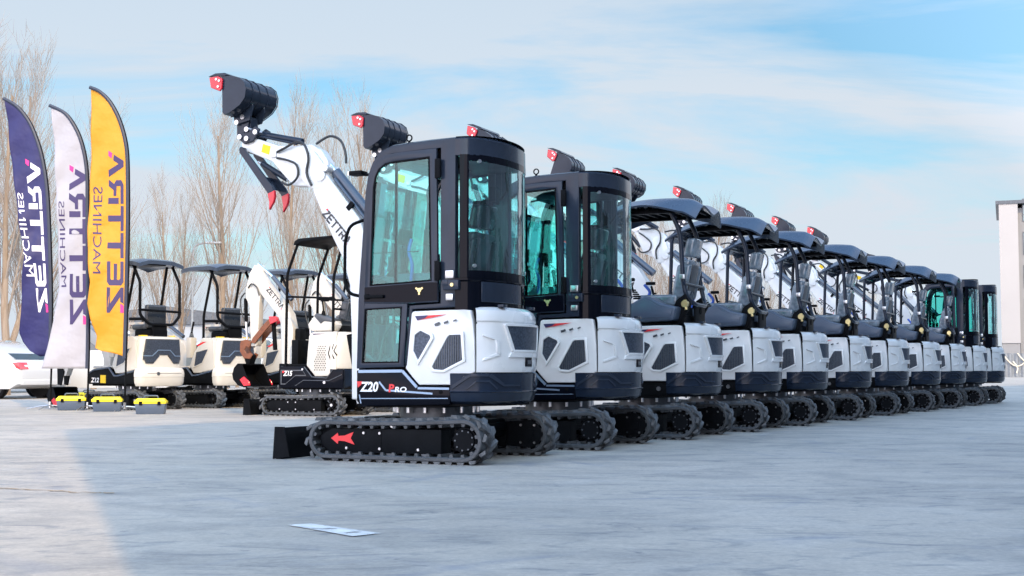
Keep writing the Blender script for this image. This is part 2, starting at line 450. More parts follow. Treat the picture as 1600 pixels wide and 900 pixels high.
    if hub == 'motor':
        h = MB().cyl((xr, yc, zr), (xr, yo - sy * .045, zr), .095, n=28).cyl((xr, yo - sy * .045, zr), (xr, yo - sy * .03, zr), .085, .078, n=28)
        h.build('drive_motor', M_SATIN, s)
        bb = MB()
        for k in range(9):
            a = 2 * pi * k / 9; bb.cyl((xr + .072 * cos(a), yo - sy * .046, zr + .072 * sin(a)), (xr + .072 * cos(a), yo - sy * .024, zr + .072 * sin(a)), .007, n=6)
        bb.build('hub_bolts', M_GUN, s)
        # inside face: motor cover with bolt ring
        ci = yi + sy * .03
        h2 = MB().cyl((xr, yc, zr), (xr, ci, zr), .088, n=24).cyl((xr, ci, zr), (xr, ci - sy * .03, zr), .045, n=20)
        h2.build('motor_case', M_SATIN, s)
        bb = MB()
        for k in range(12):
            a = 2 * pi * k / 12; bb.cyl((xr + .074 * cos(a), ci + sy * .01, zr + .074 * sin(a)), (xr + .074 * cos(a), ci - sy * .010, zr + .074 * sin(a)), .008, n=6)
        bb.build('case_bolts', M_STEEL, s)
    else:
        h = MB().cyl((xr, yc, zr), (xr, yo - sy * .02, zr), .05, n=20)
        for k in range(6):
            a = 2 * pi * k / 6; h.cyl((xr + .078 * cos(a), yc, zr + .078 * sin(a)), (xr + .078 * cos(a), yo - sy * .035, zr + .078 * sin(a)), .024, n=10)
        h.build('wheel_hub', M_DARK, s)
        MB().cyl((xr, yo - sy * .03, zr), (xr, yo - sy * .012, zr), .022, n=12).build('hub_cap', M_STEEL, s)
    if cover:
        # rounded cover plate over the inner side of the drive end
        ci = yi + sy * .02; pts = []
        for i in range(13):
            a = pi / 2 + pi * i / 12; pts.append((xr + (rr - .045) * cos(a), zr + (rr - .045) * sin(a)))
        pts += [(xr + .2, zr - rr + .06), (xr + .2, zr + rr - .06)]
        c = MB().prism(pts, min(ci, ci - sy * .012), max(ci, ci - sy * .012)).build('cover_plate', M_SATIN, root, bevel=.004, seg=1)
        bb = MB()
        for (a, c2) in ((-.05, .07), (-.05, -.07), (.07, .07), (.07, -.07)):
            bb.cyl((xr + a, ci, zr + c2), (xr + a, ci - sy * .024, zr + c2), .010, n=8)
        bb.build('cover_bolts', M_STEEL, c)
    for k, rx in enumerate((xf - .26, xf - .56, xf - .86)):
        r = MB()
        for yy in (y0 + .06, y1 - .06): r.cyl((rx, yy - .022, .075 + lug * .4), (rx, yy + .022, .075 + lug * .4), .043, n=16)
        r.build('track_roller', M_GUN, root)
    MB().cyl((0.02, y0 + .05, 2 * rr - .03), (.02, y1 - .05, 2 * rr - .03), .028, n=12).build('carrier_roller', M_STEEL, root)

def undercarriage(root, g, half, arrow=False, xr=-.56, xf=.60, w=.23, hub='motor', blade_x=1.0, blade_h=.24, rr=.157):
    for sy in (1, -1):
        make_track(root, sy, sy * half, w, xr=xr, xf=xf, rr=rr, rf=rr - .012, hub=hub, arrow=arrow, cover=(sy == -1))
    inn = half - w
    c = MB().box(.02, 0, .23, .78, 2 * inn + .06, .14).box(.3, 0, .27, .5, .4, .10).box(-.25, 0, .24, .3, 2 * inn + .12, .06)
    c.build('chassis', M_SATIN, root, bevel=.012)
    MB().cyl((0, 0, .3), (0, 0, .405), .29, n=36).build('slew_ring', M_GUN, root)
    bt = MB()
    for k in range(14):
        a = 2 * pi * k / 14; bt.cyl((.33 * cos(a), .33 * sin(a), .36), (.33 * cos(a), .33 * sin(a), .405), .014, n=6)
    bt.build('slew_bolts', M_STEEL, root)
    # dozer blade
    prof = [(blade_x - .02, 0.0), (blade_x + .045, 0.0), (blade_x + .025, .05), (blade_x + .012, .12), (blade_x + .02, blade_h - .03), (blade_x + .035, blade_h), (blade_x + .0, blade_h), (blade_x - .02, blade_h - .05), (blade_x - .03, .12)]
    bl = MB().prism(prof, -half + .01, half - .01).build('dozer_blade', M_SATIN, root, bevel=.004, seg=1)
    e = MB()
    for s in (-1, 1): e.prism([(blade_x - .10, .02), (blade_x + .06, .0), (blade_x + .045, blade_h + .01), (blade_x - .045, blade_h + .01)], s * half - .008, s * half + .008)
    e.build('end_plate', M_SATIN, bl, bevel=.003, seg=1)
    a = MB()
    for s in (-1, 1): a.box((blade_x + .35) / 2, s * .24, .15, blade_x - .35, .07, .07)
    a.build('blade_arms', M_SATIN, root, bevel=.008)
    MB().cyl((.35, 0, .27), (blade_x - .05, 0, .16), .03).build('blade_cylinder', M_CHROME, root)

PLAN_H = [(-.585, .465), (-.68, .385), (-.748, .24), (-.785, .10), (-.79, 0), (-.785, -.10), (-.748, -.24), (-.68, -.385), (-.585, -.465)]
class Shell:
    def __init__(s, plan, k=3):
        P = crv([(x, y, 0) for x, y in plan], k); s.p = [(a[0], a[1]) for a in P]; s.L = [0]
        for a, b in zip(s.p, s.p[1:]): s.L.append(s.L[-1] + hypot(b[0] - a[0], b[1] - a[1]))
        s.n = []
        for i in range(len(s.p)):
            a, b = s.p[max(i - 1, 0)], s.p[min(i + 1, len(s.p) - 1)]
            d = Vector((b[0] - a[0], b[1] - a[1])).normalized(); s.n.append((d.y, -d.x))
        c = s.p[len(s.p) // 2]; 
        if s.n[len(s.p) // 2][0] > 0: s.n = [(-a, -b) for a, b in s.n]
    def at(s, u, off):                       # u: arc length from the start (+y side)
        u = max(0, min(u, s.L[-1])); k = 0
        while k < len(s.L) - 2 and s.L[k + 1] < u: k += 1
        t = (u - s.L[k]) / (s.L[k + 1] - s.L[k]); a, b = s.p[k], s.p[k + 1]; na, nb = s.n[k], s.n[k + 1]
        nx, ny = na[0] + (nb[0] - na[0]) * t, na[1] + (nb[1] - na[1]) * t
        return (a[0] + (b[0] - a[0]) * t + nx * off, a[1] + (b[1] - a[1]) * t + ny * off)
    def wall(s, mb, rows, cap=True):           # rows: (z, offset)
        n = len(s.p); vs = []; fs = []
        for z, off in rows:
            for i in range(n): vs.append((s.p[i][0] + s.n[i][0] * off, s.p[i][1] + s.n[i][1] * off, z))
        for r in range(len(rows) - 1):
            for i in range(n - 1): fs.append((r * n + i, r * n + i + 1, (r + 1) * n + i + 1, (r + 1) * n + i))
        if cap: fs.append([(len(rows) - 1) * n + i for i in range(n)])
        return mb.add(vs, fs)
    def patch(s, mb, q, off, nu=8, base=-.01):   # q: four (u,z) corners a,b,c,d around
        vs = []; fs = []; nv = 2
        for layer in (off, base):
            for j in range(nv + 1):
                for i in range(nu + 1):
                    a, b = i / nu, j / nv
                    u = (q[0][0] * (1 - a) + q[1][0] * a) * (1 - b) + (q[3][0] * (1 - a) + q[2][0] * a) * b
                    z = (q[0][1] * (1 - a) + q[1][1] * a) * (1 - b) + (q[3][1] * (1 - a) + q[2][1] * a) * b
                    p = s.at(u, layer); vs.append((p[0], p[1], z))
        w = nu + 1; o = w * (nv + 1)
        for j in range(nv):
            for i in range(nu): fs.append((j * w + i, j * w + i + 1, (j + 1) * w + i + 1, (j + 1) * w + i))
        per = [i for i in range(w)] + [j * w + nu for j in range(1, nv + 1)] + [nv * w + i for i in range(nu - 1, -1, -1)] + [j * w for j in range(nv - 1, 0, -1)]
        for a, b in zip(per, per[1:] + per[:1]): fs.append((a, b, b + o, a + o))
        return mb.add(vs, fs)

def poly_scale(p, k, dx=0, dz=0):
    cx = sum(a for a, _ in p) / len(p); cz = sum(b for _, b in p) / len(p)
    return [(cx + (a - cx) * k, cz + (b - cz) * k) for a, b in p]
def inset(p, d):                                # move each edge of a polygon inwards by d
    n = len(p); ar = sum(p[i][0] * p[(i + 1) % n][1] - p[(i + 1) % n][0] * p[i][1] for i in range(n)); s = 1 if ar > 0 else -1
    out = []
    for i in range(n):
        a, b, c = Vector(p[i - 1]), Vector(p[i]), Vector(p[(i + 1) % n])
        d1 = (b - a).normalized(); d2 = (c - b).normalized()
        n1 = Vector((-d1.y, d1.x)) * s; n2 = Vector((-d2.y, d2.x)) * s
        m = (n1 + n2); k = m.length_squared
        m = m * (2 / k) if k > .2 else n1
        out.append((b.x + m.x * d, b.y + m.y * d))
    return out
def bendy(x, y, z):
    if x < -.44:
        q = ((-.44 - x) / .145); k = 1 - .075 * min(q, 1.3) ** 1.7
        return (x, y * k, z)
    return (x, y, z)
def vent(root, sy, pts, mesh_m, ribs, bez_m):
    bz = MB().ring(inset(pts, -.022), pts, *sorted((sy * .495, sy * .513)))
    bz.xf(bendy); b = bz.build('vent_bezel', bez_m, root, bevel=.006)
    g = MB().prism(pts, *sorted((sy * .488, sy * .503))).xf(bendy).build('vent_grille', mesh_m, b)
    if ribs:
        x0, x1 = min(p[0] for p in pts), max(p[0] for p in pts); r = MB(); x = x0 + .014
        while x < x1 - .008:
            zs = []
            for i in range(len(pts)):
                a, c = pts[i], pts[(i + 1) % len(pts)]
                if (a[0] - x) * (c[0] - x) < 0: zs.append(a[1] + (c[1] - a[1]) * (x - a[0]) / (c[0] - a[0]))
            if len(zs) == 2 and abs(zs[0] - zs[1]) > .02: r.box(x, sy * .505, (zs[0] + zs[1]) / 2, .007, .006, abs(zs[0] - zs[1]) - .008)
            x += .019
        r.xf(bendy).build('vent_ribs', M_GUN, b)

def body_z20(root, text=True, canopy=False):
    sh = Shell(PLAN_H); T = sh.L[-1]; mid = T / 2
    core = [(.40, .46), (-.45, .46), (-.60, .41), (-.71, .22), (-.74, 0), (-.71, -.22), (-.60, -.41), (-.45, -.46), (.40, -.46)]
    MB().slab(core, .42, .60).slab([(min(a, 0.0) * .985, b * .985) for a, b in core], .60, 1.11).build('machine_deck', M_DARK, root)
    # engine hood
    rows = [(.672, -.02), (.672, 0), (.70, .008), (.80, .010), (.95, .004), (1.045, -.004), (1.058, .006), (1.10, .004), (1.135, -.012), (1.160, -.05), (1.168, -.11)]
    hood = sh.wall(MB(), rows).build('engine_hood', M_WHITE, root, ang=30)
    g = MB(); sh.patch(g, [(mid - .20, .84), (mid + .20, .84), (mid + .28, 1.02), (mid - .28, 1.02)], .016, 10)
    g.build('rear_grille', M_MESH, hood)
    fr = MB()
    for q in ([(mid - .22, .822), (mid + .22, .822), (mid + .205, .842), (mid - .205, .842)], [(mid - .225, .83), (mid - .20, .842), (mid - .285, 1.03), (mid - .31, 1.03)],
              [(mid + .20, .842), (mid + .225, .83), (mid + .31, 1.03), (mid + .285, 1.03)], [(mid - .31, 1.02), (mid + .31, 1.02), (mid + .30, 1.038), (mid - .30, 1.038)]):
        sh.patch(fr, q, .024, 10)
    sh.patch(fr, [(mid - .26, .785), (mid + .26, .785), (mid + .24, .822), (mid - .24, .822)], .022, 10)
    fr.build('grille_frame', M_WHITE, hood, bevel=.004, seg=1)
    em = MB()
    for s in (-1, 1):
        u = mid + s * .44
        sh.patch(em, [(u + s * .045, .955), (u - s * .04, .925), (u - s * .045, .915), (u + s * .045, .943)], .022, 4)
        sh.patch(em, [(u - s * .06, .91), (u - s * .085, .905), (u - s * .10, .80), (u - s * .065, .815)], .020, 4)
        sh.patch(em, [(u + s * .04, .775), (u - s * .065, .815), (u - s * .10, .80), (u + s * .045, .755)], .020, 4)
    em.build('hood_emboss', M_WHITE, hood, bevel=.005)
    la = MB(); sh.patch(la, [(mid - .055, .715), (mid + .055, .715), (mid + .055, .785), (mid - .055, .785)], .018, 4)
    l = la.build('hood_latch', M_BLACK, hood, bevel=.004)
    lb = MB(); sh.patch(lb, [(mid - .03, .735), (mid + .03, .735), (mid + .03, .765), (mid - .03, .765)], .022, 4); lb.build('latch_grip', M_GUN, l)
    hg = MB()
    for s in (-.28, .26):
        u = mid + s * 1; p = sh.at(u, -.035); hg.box(p[0], p[1], 1.172, .05, .07, .022)
    hg.build('hood_hinge', M_SLATE, hood, bevel=.004)
    # counterweight
    cw = Shell([(-.39, .505)] + [(-.47, .50)] + PLAN_H + [(-.47, -.50), (-.39, -.505)])
    rows = [(.425, -.09), (.432, -.05), (.455, -.012), (.50, .002), (.520, .006), (.526, .014), (.532, .004), (.60, .004), (.664, .008), (.668, -.02)]
    c = cw.wall(MB(), rows).build('counterweight', M_CW, root, ang=28)
    T2 = cw.L[-1]; e = MB()
    for s in (0, 1):
        def U(u): return u if s == 0 else T2 - u
        cw.patch(e, [(U(.02), .545), (U(.02), .575), (U(.16), .664), (U(.16), .640)], .016, 4)
        cw.patch(e, [(U(.16), .640), (U(.16), .664), (U(.30), .664), (U(.29), .640)], .016, 4)
        cw.patch(e, [(U(.29), .640), (U(.31), .664), (U(.44), .580), (U(.42), .565)], .016, 6)
        cw.patch(e, [(U(.42), .565), (U(.44), .580), (U(.60), .578), (U(.60), .565)], .015, 6)
        cw.patch(e, [(U(.13), .540), (U(.14), .555), (U(.20), .612), (U(.20), .598)], .014, 4)
        cw.patch(e, [(U(.20), .598), (U(.20), .612), (U(.30), .612), (U(.295), .598)], .014, 4)
        cw.patch(e, [(U(.295), .598), (U(.30), .612), (U(.37), .555), (U(.36), .540)], .014, 4)
    e.build('counterweight_ridges', M_SLATE, c, bevel=.004, seg=1)
    for sy in (1, -1):
        # side panel, tilted front edge
        q = [(0.0, .702), (-.048, 1.118), (-.065, 1.135), (-.30, 1.140), (-.44, 1.140), (-.49, 1.140), (-.545, 1.135), (-.560, 1.05), (-.572, .90), (-.577, .672), (-.50, .635), (-.44, .600), (-.395, .578), (-.118, .576), (-.06, .635)]
        sp_ = MB().prism(q, *sorted((sy * .445, sy * .5))).xf(bendy).build('side_panel', M_WHITE, root, bevel=.012, seg=3)
        vent(sp_, sy, [(-.088, .955), (-.135, .985), (-.215, .95), (-.222, .930), (-.115, .765), (-.075, .835)], M_MESH, False, M_WHITE)
        vent(sp_, sy, [(-.235, .712), (-.365, .935), (-.385, .950), (-.475, .952), (-.488, .765), (-.33, .690), (-.25, .695)], M_MESH, True, M_WHITE)
        lz = MB()
        for i in range(3): lz.box(-.275 - .075 * i, sy * .5015, 1.035 + .012 * i, .045 - .008 * i, .006, .020 - .004 * i, ry=.35)
        lz.build('air_slots', M_GUN, sp_)
        st = MB().prism([(-.085, 1.098), (-.36, 1.106), (-.24, 1.085), (-.105, 1.065)], *sorted((sy * .5005, sy * .503)))
        st.build('stripe_decal', M_DECALRED, sp_)
        MB().prism([(-.085, 1.098), (-.20, 1.102), (-.17, 1.080), (-.105, 1.065)], *sorted((sy * .501, sy * .505))).build('stripe_navy', M_NAVY, sp_)
        # seam moulding between panel and hood
        MB().tube([bendy(-.583, sy * .492, z) for z in (.665, .8, .95, 1.06)] + [bendy(-.572, sy * .488, 1.10), bendy(-.560, sy * .478, 1.145), (-.54, sy * .40, 1.17)], .0065, 6).build('seam_seal', M_DARK, root)
        # lower skirt
        if not canopy:
            k = [(.428, .690), (.012, .694), (-.122, .568), (-.386, .563), (-.386, .430), (.385, .410), (.428, .45)]
            s2 = MB().prism(k, *sorted((sy * .44, sy * .506))).build('side_skirt', M_BLACK, root, bevel=.012, seg=2)
            ed = MB()
            def strip(pts, w=.018):
                for a, b in zip(pts, pts[1:]):
                    d = Vector((b[0] - a[0], b[1] - a[1])); L = d.length; d.normalize(); nx, nz = -d.y * w / 2, d.x * w / 2
                    ed.prism([(a[0] + nx, a[1] + nz), (b[0] + nx, b[1] + nz), (b[0] - nx, b[1] - nz), (a[0] - nx, a[1] - nz)], *sorted((sy * .505, sy * .509)))
            strip([(.41, .678), (.02, .682), (-.105, .560)], .022)
            strip([(-.113, .552), (-.38, .550)], .016)
            strip([(.225, .60), (.165, .535), (-.24, .512)], .014)
            strip([(.40, .50), (.385, .432)], .008); strip([(.385, .470), (-.37, .478)], .006)
            ed.build('skirt_edge_lines', M_EDGE, s2)  # blue-grey strips imitate the light caught on the skirt's bevels
            MB().cyl((-.31, sy * .50, .525), (-.31, sy * .509, .525), .016, n=16).build('tie_hole', M_DARK, s2)
        else:
            k = [(.40, .66), (.02, .67), (-.122, .560), (-.386, .556), (-.386, .430), (.385, .410), (.40, .45)]
            s2 = MB().prism(k, *sorted((sy * .42, sy * .47))).build('side_skirt', M_SATIN, root, bevel=.012, seg=2)
            MB().cyl((-.30, sy * .46, .50), (-.30, sy * .485, .50), .022, n=16).build('tie_hole', M_STEEL, s2)
        if text and sy == 1 and not canopy:
            y = .5095
            text_mesh('Z20', lambda a, b: (.395 - a * .165, y, .522 + b * .078), M_LETW, s2, shear=.18, bold=.03)
            MB().prism([(.422, .602), (.375, .602), (.385, .575), (.413, .555)], .506, .5105).build('lettering_accent', M_DECALRED, s2)
            text_mesh('P', lambda a, b: (.140 - a * .052, y + .0006, .520 + b * .062), M_DECALRED, s2, shear=.1, bold=.04)
            text_mesh('RO', lambda a, b: (.086 - a * .105, y + .0006, .522 + b * .040), M_LETW, s2, shear=.15, bold=.03)
    MB().slab([(.44, .46), (.44, -.46), (-.3, -.46), (-.3, .46)], .405, .43).build('floor_plate', M_SATIN, root)

PLAN_C = [(-.425, .50), (-.50, .485), (-.575, .42), (-.63, .30), (-.66, .15), (-.668, 0), (-.66, -.15), (-.63, -.30), (-.575, -.42), (-.50, -.485), (-.425, -.50)]
def seat(root, x, z, tall=1.0, wrap=True, name_m=None):
    m = name_m or M_VINYL
    c = MB().box(x + .20, 0, z + .05, .44, .42, .12).build('seat_cushion', m, root, bevel=.035, seg=3)
    bk = MB().box(0, 0, .18, .11, .38, .40); bk.box(-.0, .17, .16, .15, .07, .34).box(0, -.17, .16, .15, .07, .34)
    def lean(a, b, c2): return (x - .02 + a - c2 * .22, b, z + .08 + c2 * tall)
    s = bk.xf(lean).build('seat_back', m, root, bevel=.03, seg=3)
    MB().box(-.062, 0, .20, .014, .20, .26).box(-.066, 0, .30, .012, .22, .012).xf(lean).build('seat_back_piping', M_GUN, s, bevel=.004)
    MB().box(.0, 0, .505, .10, .30, .19).xf(lean).build('headrest', m, root, bevel=.03, seg=3)
    MB().cyl((0, .07, .36), (0, .07, .44), .012).cyl((0, -.07, .36), (0, -.07, .44), .012).xf(lean).build('headrest_posts', M_STEEL, root)

def cab(root):
    # side frames
    out_ = [(.432, .70), (.42, 1.25), (.363, 2.07), (.338, 2.21), (.30, 2.30), (.235, 2.375), (.13, 2.418), (-.12, 2.430), (-.425, 2.440), (-.425, 1.16), (-.06, 1.15), (-.02, .72)]
    inn_ = [(.385, .72), (.365, 1.22), (.325, 2.06), (.312, 2.16), (.275, 2.255), (.215, 2.315), (.13, 2.355), (-.12, 2.365), (-.300, 2.370), (-.30, 1.19), (-.03, 1.18), (.0, .73)]
    f = MB()
    for sy in (1, -1): f.ring(out_, inn_, *sorted((sy * .445, sy * .5)))
    fo = f.build('cab_frame', M_SLATE, root, bevel=.014, seg=3)
    # front cross members
    MB().box(.405, 0, 1.22, .05, .90, .05).box(.245, 0, 2.345, .07, .9, .05).box(.425, 0, .71, .04, .9, .05).build('front_crossbars', M_SLATE, fo, bevel=.01)
    # roof
    ro = MB(); zs = [(.36, 2.18), (.335, 2.225), (.295, 2.31), (.23, 2.382), (.13, 2.426), (0, 2.436), (-.2, 2.444), (-.425, 2.448)]
    ys = [-.5, -.47, -.3, 0, .3, .47, .5]
    v = []
    for x, z in zs:
        for y in ys: v.append((x, y, z + .018 * (1 - (y / .5) ** 2) - (.012 if abs(y) > .49 else 0)))
    fs = [(i * 7 + j, i * 7 + j + 1, (i + 1) * 7 + j + 1, (i + 1) * 7 + j) for i in range(3, 7) for j in range(6)]
    ro.add(v, fs)
    cs = Shell(PLAN_C, 2)
    n = len(cs.p); bs = len(ro.v)
    ro.add([(p[0], p[1], 2.448 + .018 * (1 - (p[1] / .5) ** 2)) for p in cs.p], [list(range(n))])
    cs.wall(ro, [(2.30, -.002), (2.306, .006), (2.43, .004), (2.448, -.012)], cap=False)
    cs.wall(ro, [(2.30, -.002), (2.30, -.06)], cap=False)
    ro.build('roof', M_SLATE, root, ang=40)
    MB().slab([(.2, .43), (.2, -.43), (-.42, -.44), (-.55, -.38), (-.6, 0), (-.55, .38), (-.42, .44)], 2.30, 2.36).build('headliner', M_SATIN, root)
    MB().box(-.05, 0, 2.27, .3, .5, .06).build('roof_console', M_GREYP, root, bevel=.02)
    # rear: lower panel and curved glass
    lo = MB(); cs.wall(lo, [(1.14, 0), (1.35, 0), (1.362, .012), (1.376, .012), (1.38, -.01)], cap=False)
    cs.wall(lo, [(1.14, -.02), (1.38, -.02)], cap=False)
    lp = lo.build('rear_lower_panel', M_BLACK, root)
    T = cs.L[-1]; ga = MB(); cs.patch(ga, [(T * .17, 1.20), (T * .62, 1.20), (T * .62, 1.352), (T * .17, 1.352)], .010, 12); ga.build('access_panel', M_SLATE, lp, bevel=.003, seg=1)
    g = MB(); v = []; m_ = 25
    for k in range(m_ + 1):
        for z in (1.40, 2.30):
            p = cs.at(T * (.045 + .91 * k / m_), .004); v.append((p[0], p[1], z))
    g.add(v, [(2 * k, 2 * k + 2, 2 * k + 3, 2 * k + 1) for k in range(m_)])
    rg = g.build('rear_window', M_GLASSR, root)
    fb = MB()
    cs.patch(fb, [(T * .045, 1.378), (T * .955, 1.378), (T * .955, 1.435), (T * .045, 1.435)], .007, 24, base=.001)
    cs.patch(fb, [(T * .045, 2.26), (T * .955, 2.26), (T * .955, 2.31), (T * .045, 2.31)], .007, 24, base=.001)
    cs.patch(fb, [(T * .03, 1.378), (T * .085, 1.378), (T * .085, 2.31), (T * .03, 2.31)], .0075, 4, base=.001)
    fb.build('glass_border', M_BLACK, rg)
    hl = MB()
    for k in range(11): 
        p = cs.at(T * (.16 + .065 * k), .001); hl.box(p[0], p[1], 1.84, .0014, .0014, .80)
    hl.build('heater_wires', M_GUN, rg)
    bt = MB()
    for u, z in ((.12, 1.47), (.15, 2.26), (.88, 1.47)):
        a = cs.at(T * u, .0); b = cs.at(T * u, .02); bt.cyl((*a, z), (*b, z), .014, n=12)
    bt.build('glass_studs', M_STEEL, rg)
    # door (left) and fixed right side
    up_o = [(.352, 1.205), (.327, 2.12), (.300, 2.235), (.255, 2.30), (.18, 2.345), (.08, 2.356), (-.10, 2.362), (-.272, 2.366), (-.290, 1.20), (-.03, 1.195)]
    up_i = [(.306, 1.335), (.283, 2.10), (.265, 2.185), (.235, 2.240), (.175, 2.280), (.10, 2.292), (-.07, 2.300), (-.215, 2.308), (-.236, 1.360), (-.02, 1.348)]
    lo_o = [(.405, .705), (.352, 1.203), (-.025, 1.193), (.005, .712)]
    lo_i = [(.374, .742), (.350, 1.160), (.022, 1.170), (.044, .745)]
    for sy in (1, -1):
        d = MB().ring(up_o, up_i, *sorted((sy * .495, sy * .522))).ring(lo_o, lo_i, *sorted((sy * .495, sy * .520)))
        do = d.build('door' if sy == 1 else 'side_frame', M_SLATE, root, bevel=.008, seg=2)
        MB().prism(up_i, *sorted((sy * .506, sy * .512))).build('door_window', M_GLASS, do)
        MB().prism(lo_i, *sorted((sy * .506, sy * .512))).build('lower_window', M_GLASS, do)
        MB().ring(up_i, inset(up_i, .012), *sorted((sy * .512, sy * .5235))).ring(lo_i, inset(lo_i, .010), *sorted((sy * .512, sy * .5225))).build('window_seal', M_SATIN, do)
        if sy == 1:
            MB().prism([(.352, 1.215), (.348, 1.325), (-.235, 1.350), (-.285, 1.345), (-.287, 1.212), (-.03, 1.203)], .5225, .526).build('door_panel', M_BLACK, do)
            MB().box(.255, .540, 1.252, .165, .022, .026).box(.325, .532, 1.252, .035, .03, .04).build('door_handle', M_SATIN, do, bevel=.008)
            h = MB()
            for z in (2.21, 1.435): h.box(-.287, .527, z, .040, .022, .15).cyl((-.305, .532, z - .07), (-.305, .532, z + .07), .013)
            h.build('door_hinge', M_SATIN, do, bevel=.004)
            em = MB().cyl((-.135, .524, 1.292), (-.135, .532, 1.292), .017, n=16)
            for a in (90, 210, 330): em.box(-.135 + .026 * cos(radians(a + 180)), .530, 1.292 + .026 * sin(radians(a + 180)), .018, .006, .014, ry=-radians(a))
            em.build('lock_emblem', M_BRASS, do)
            vb = MB().box(.085, .500, 1.80, .022, .012, .96)
            vb.box(.085, .502, 1.59, .40, .006, .007).build('window_divider', M_SATIN, do)
    # latch block on the near rear corner
    lb = MB().box(-.405, .515, 1.325, .13, .05, .075); lb.box(-.36, .52, 1.34, .05, .05, .05)
    l = lb.build('latch_block', M_SLATE, root, bevel=.008)
    MB().cyl((-.42, .54, 1.325), (-.42, .548, 1.325), .014).build('latch_pin', M_BRASS, l)
    MB().box(-.385, .505, 1.405, .07, .03, .06).box(-.385, .505, 1.235, .06, .03, .05).build('latch_bracket', M_STEEL, l, bevel=.006)
    # glazing front, handrail, lamp, eye bolts
    MB().add([(.372, -.44, 1.24), (.372, .44, 1.24), (.318, .44, 2.16), (.318, -.44, 2.16)], [(0, 1, 2, 3)]).add([(.40, -.44, .74), (.40, .44, .74), (.385, .44, 1.2), (.385, -.44, 1.2)], [(0, 1, 2, 3)]).build('windscreen', M_GLASS, root)
    hr = MB().tube(fillet([(.39, .46, 1.86), (.50, .50, 1.82), (.545, .50, 1.70), (.545, .50, 1.36), (.50, .50, 1.28), (.41, .46, 1.26)], .05), .013, 8)
    hr.build('handrail', M_SATIN, root)
    lm = MB().box(.48, .42, 2.235, .12, .10, .035).cyl((.42, .42, 2.22), (.34, .42, 2.22), .012).build('work_lamp', M_SATIN, root, bevel=.01)
    MB().box(.545, .42, 2.235, .01, .08, .03).build('lamp_lens', M_CHROME, lm)
    for px_, py_ in ((.02, .42), (.02, -.42)):
        e = MB(); e.cyl((px_, py_, 2.42), (px_, py_, 2.46), .010)
        e.tube([(px_ + .024 * sin(a), py_, 2.482 + .024 * -cos(a)) for a in [2 * pi * i / 12 for i in range(13)]], .006, 6)
        e.build('lifting_eye', M_SATIN, root)
    # inside
    MB().box(-.2, 0, 1.14, .42, .86, .03).box(.2, 0, .70, .38, .86, .03).build('cab_floor', M_SATIN, root)
    MB().box(-.12, 0, 1.22, .40, .40, .16).build('seat_base', M_SATIN, root, bevel=.02)
    seat(root, -.28, 1.30)
    cs2 = MB()
    for sy in (1, -1): cs2.box(-.02, sy * .30, 1.36, .42, .12, .16)
    cs2.build('arm_console', M_GREYP, root, bevel=.02)
    jo = MB()
    for sy in (1, -1): jo.cyl((.12, sy * .30, 1.44), (.14, sy * .30, 1.50), .04, .02, 12).cyl((.14, sy * .30, 1.50), (.15, sy * .29, 1.64), .013, .02, 10)
    jo.build('joystick', M_SATIN, root)
    MB().tube(crv([(.02, .38, 1.38), (.0, .40, 1.50), (.03, .40, 1.60), (.01, .39, 1.70)]), .014, 8).build('safety_lever', M_BLUE, root)
    mo = MB().box(.22, -.30, 1.78, .05, .16, .13).cyl((.24, -.30, 1.2), (.24, -.30, 1.74), .012).build('display', M_SATIN, root, bevel=.01)
    MB().tube([(.30, .16, .72), (.30, .16, 1.35)], .012).tube([(.30, -.04, .72), (.30, -.04, 1.35)], .012).build('travel_levers', M_GUN, root)
    MB().box(.12, .24, .82, .22, .10, .16).box(.10, -.20, .90, .24, .30, .30).box(.30, .05, .78, .12, .30, .04, ry=.5).build('foot_pedals', M_GREYP, root, bevel=.02)
    MB().tube(crv([(.05, .30, .75), (.10, .34, .95), (.20, .34, 1.05), (.28, .34, .95), (.33, .33, .74)]), .012).build('floor_hose', M_GUN, root)
    MB().tube(crv([(-.46, -.30, 2.28), (-.48, -.30, 2.15), (-.44, -.25, 2.05)]), .01).box(-.42, -.18, 2.08, .06, .22, .12, rz=.3).box(-.36, -.10, 2.0, .10, .16, .05).build('cabin_fan', M_SATIN, root, bevel=.01)

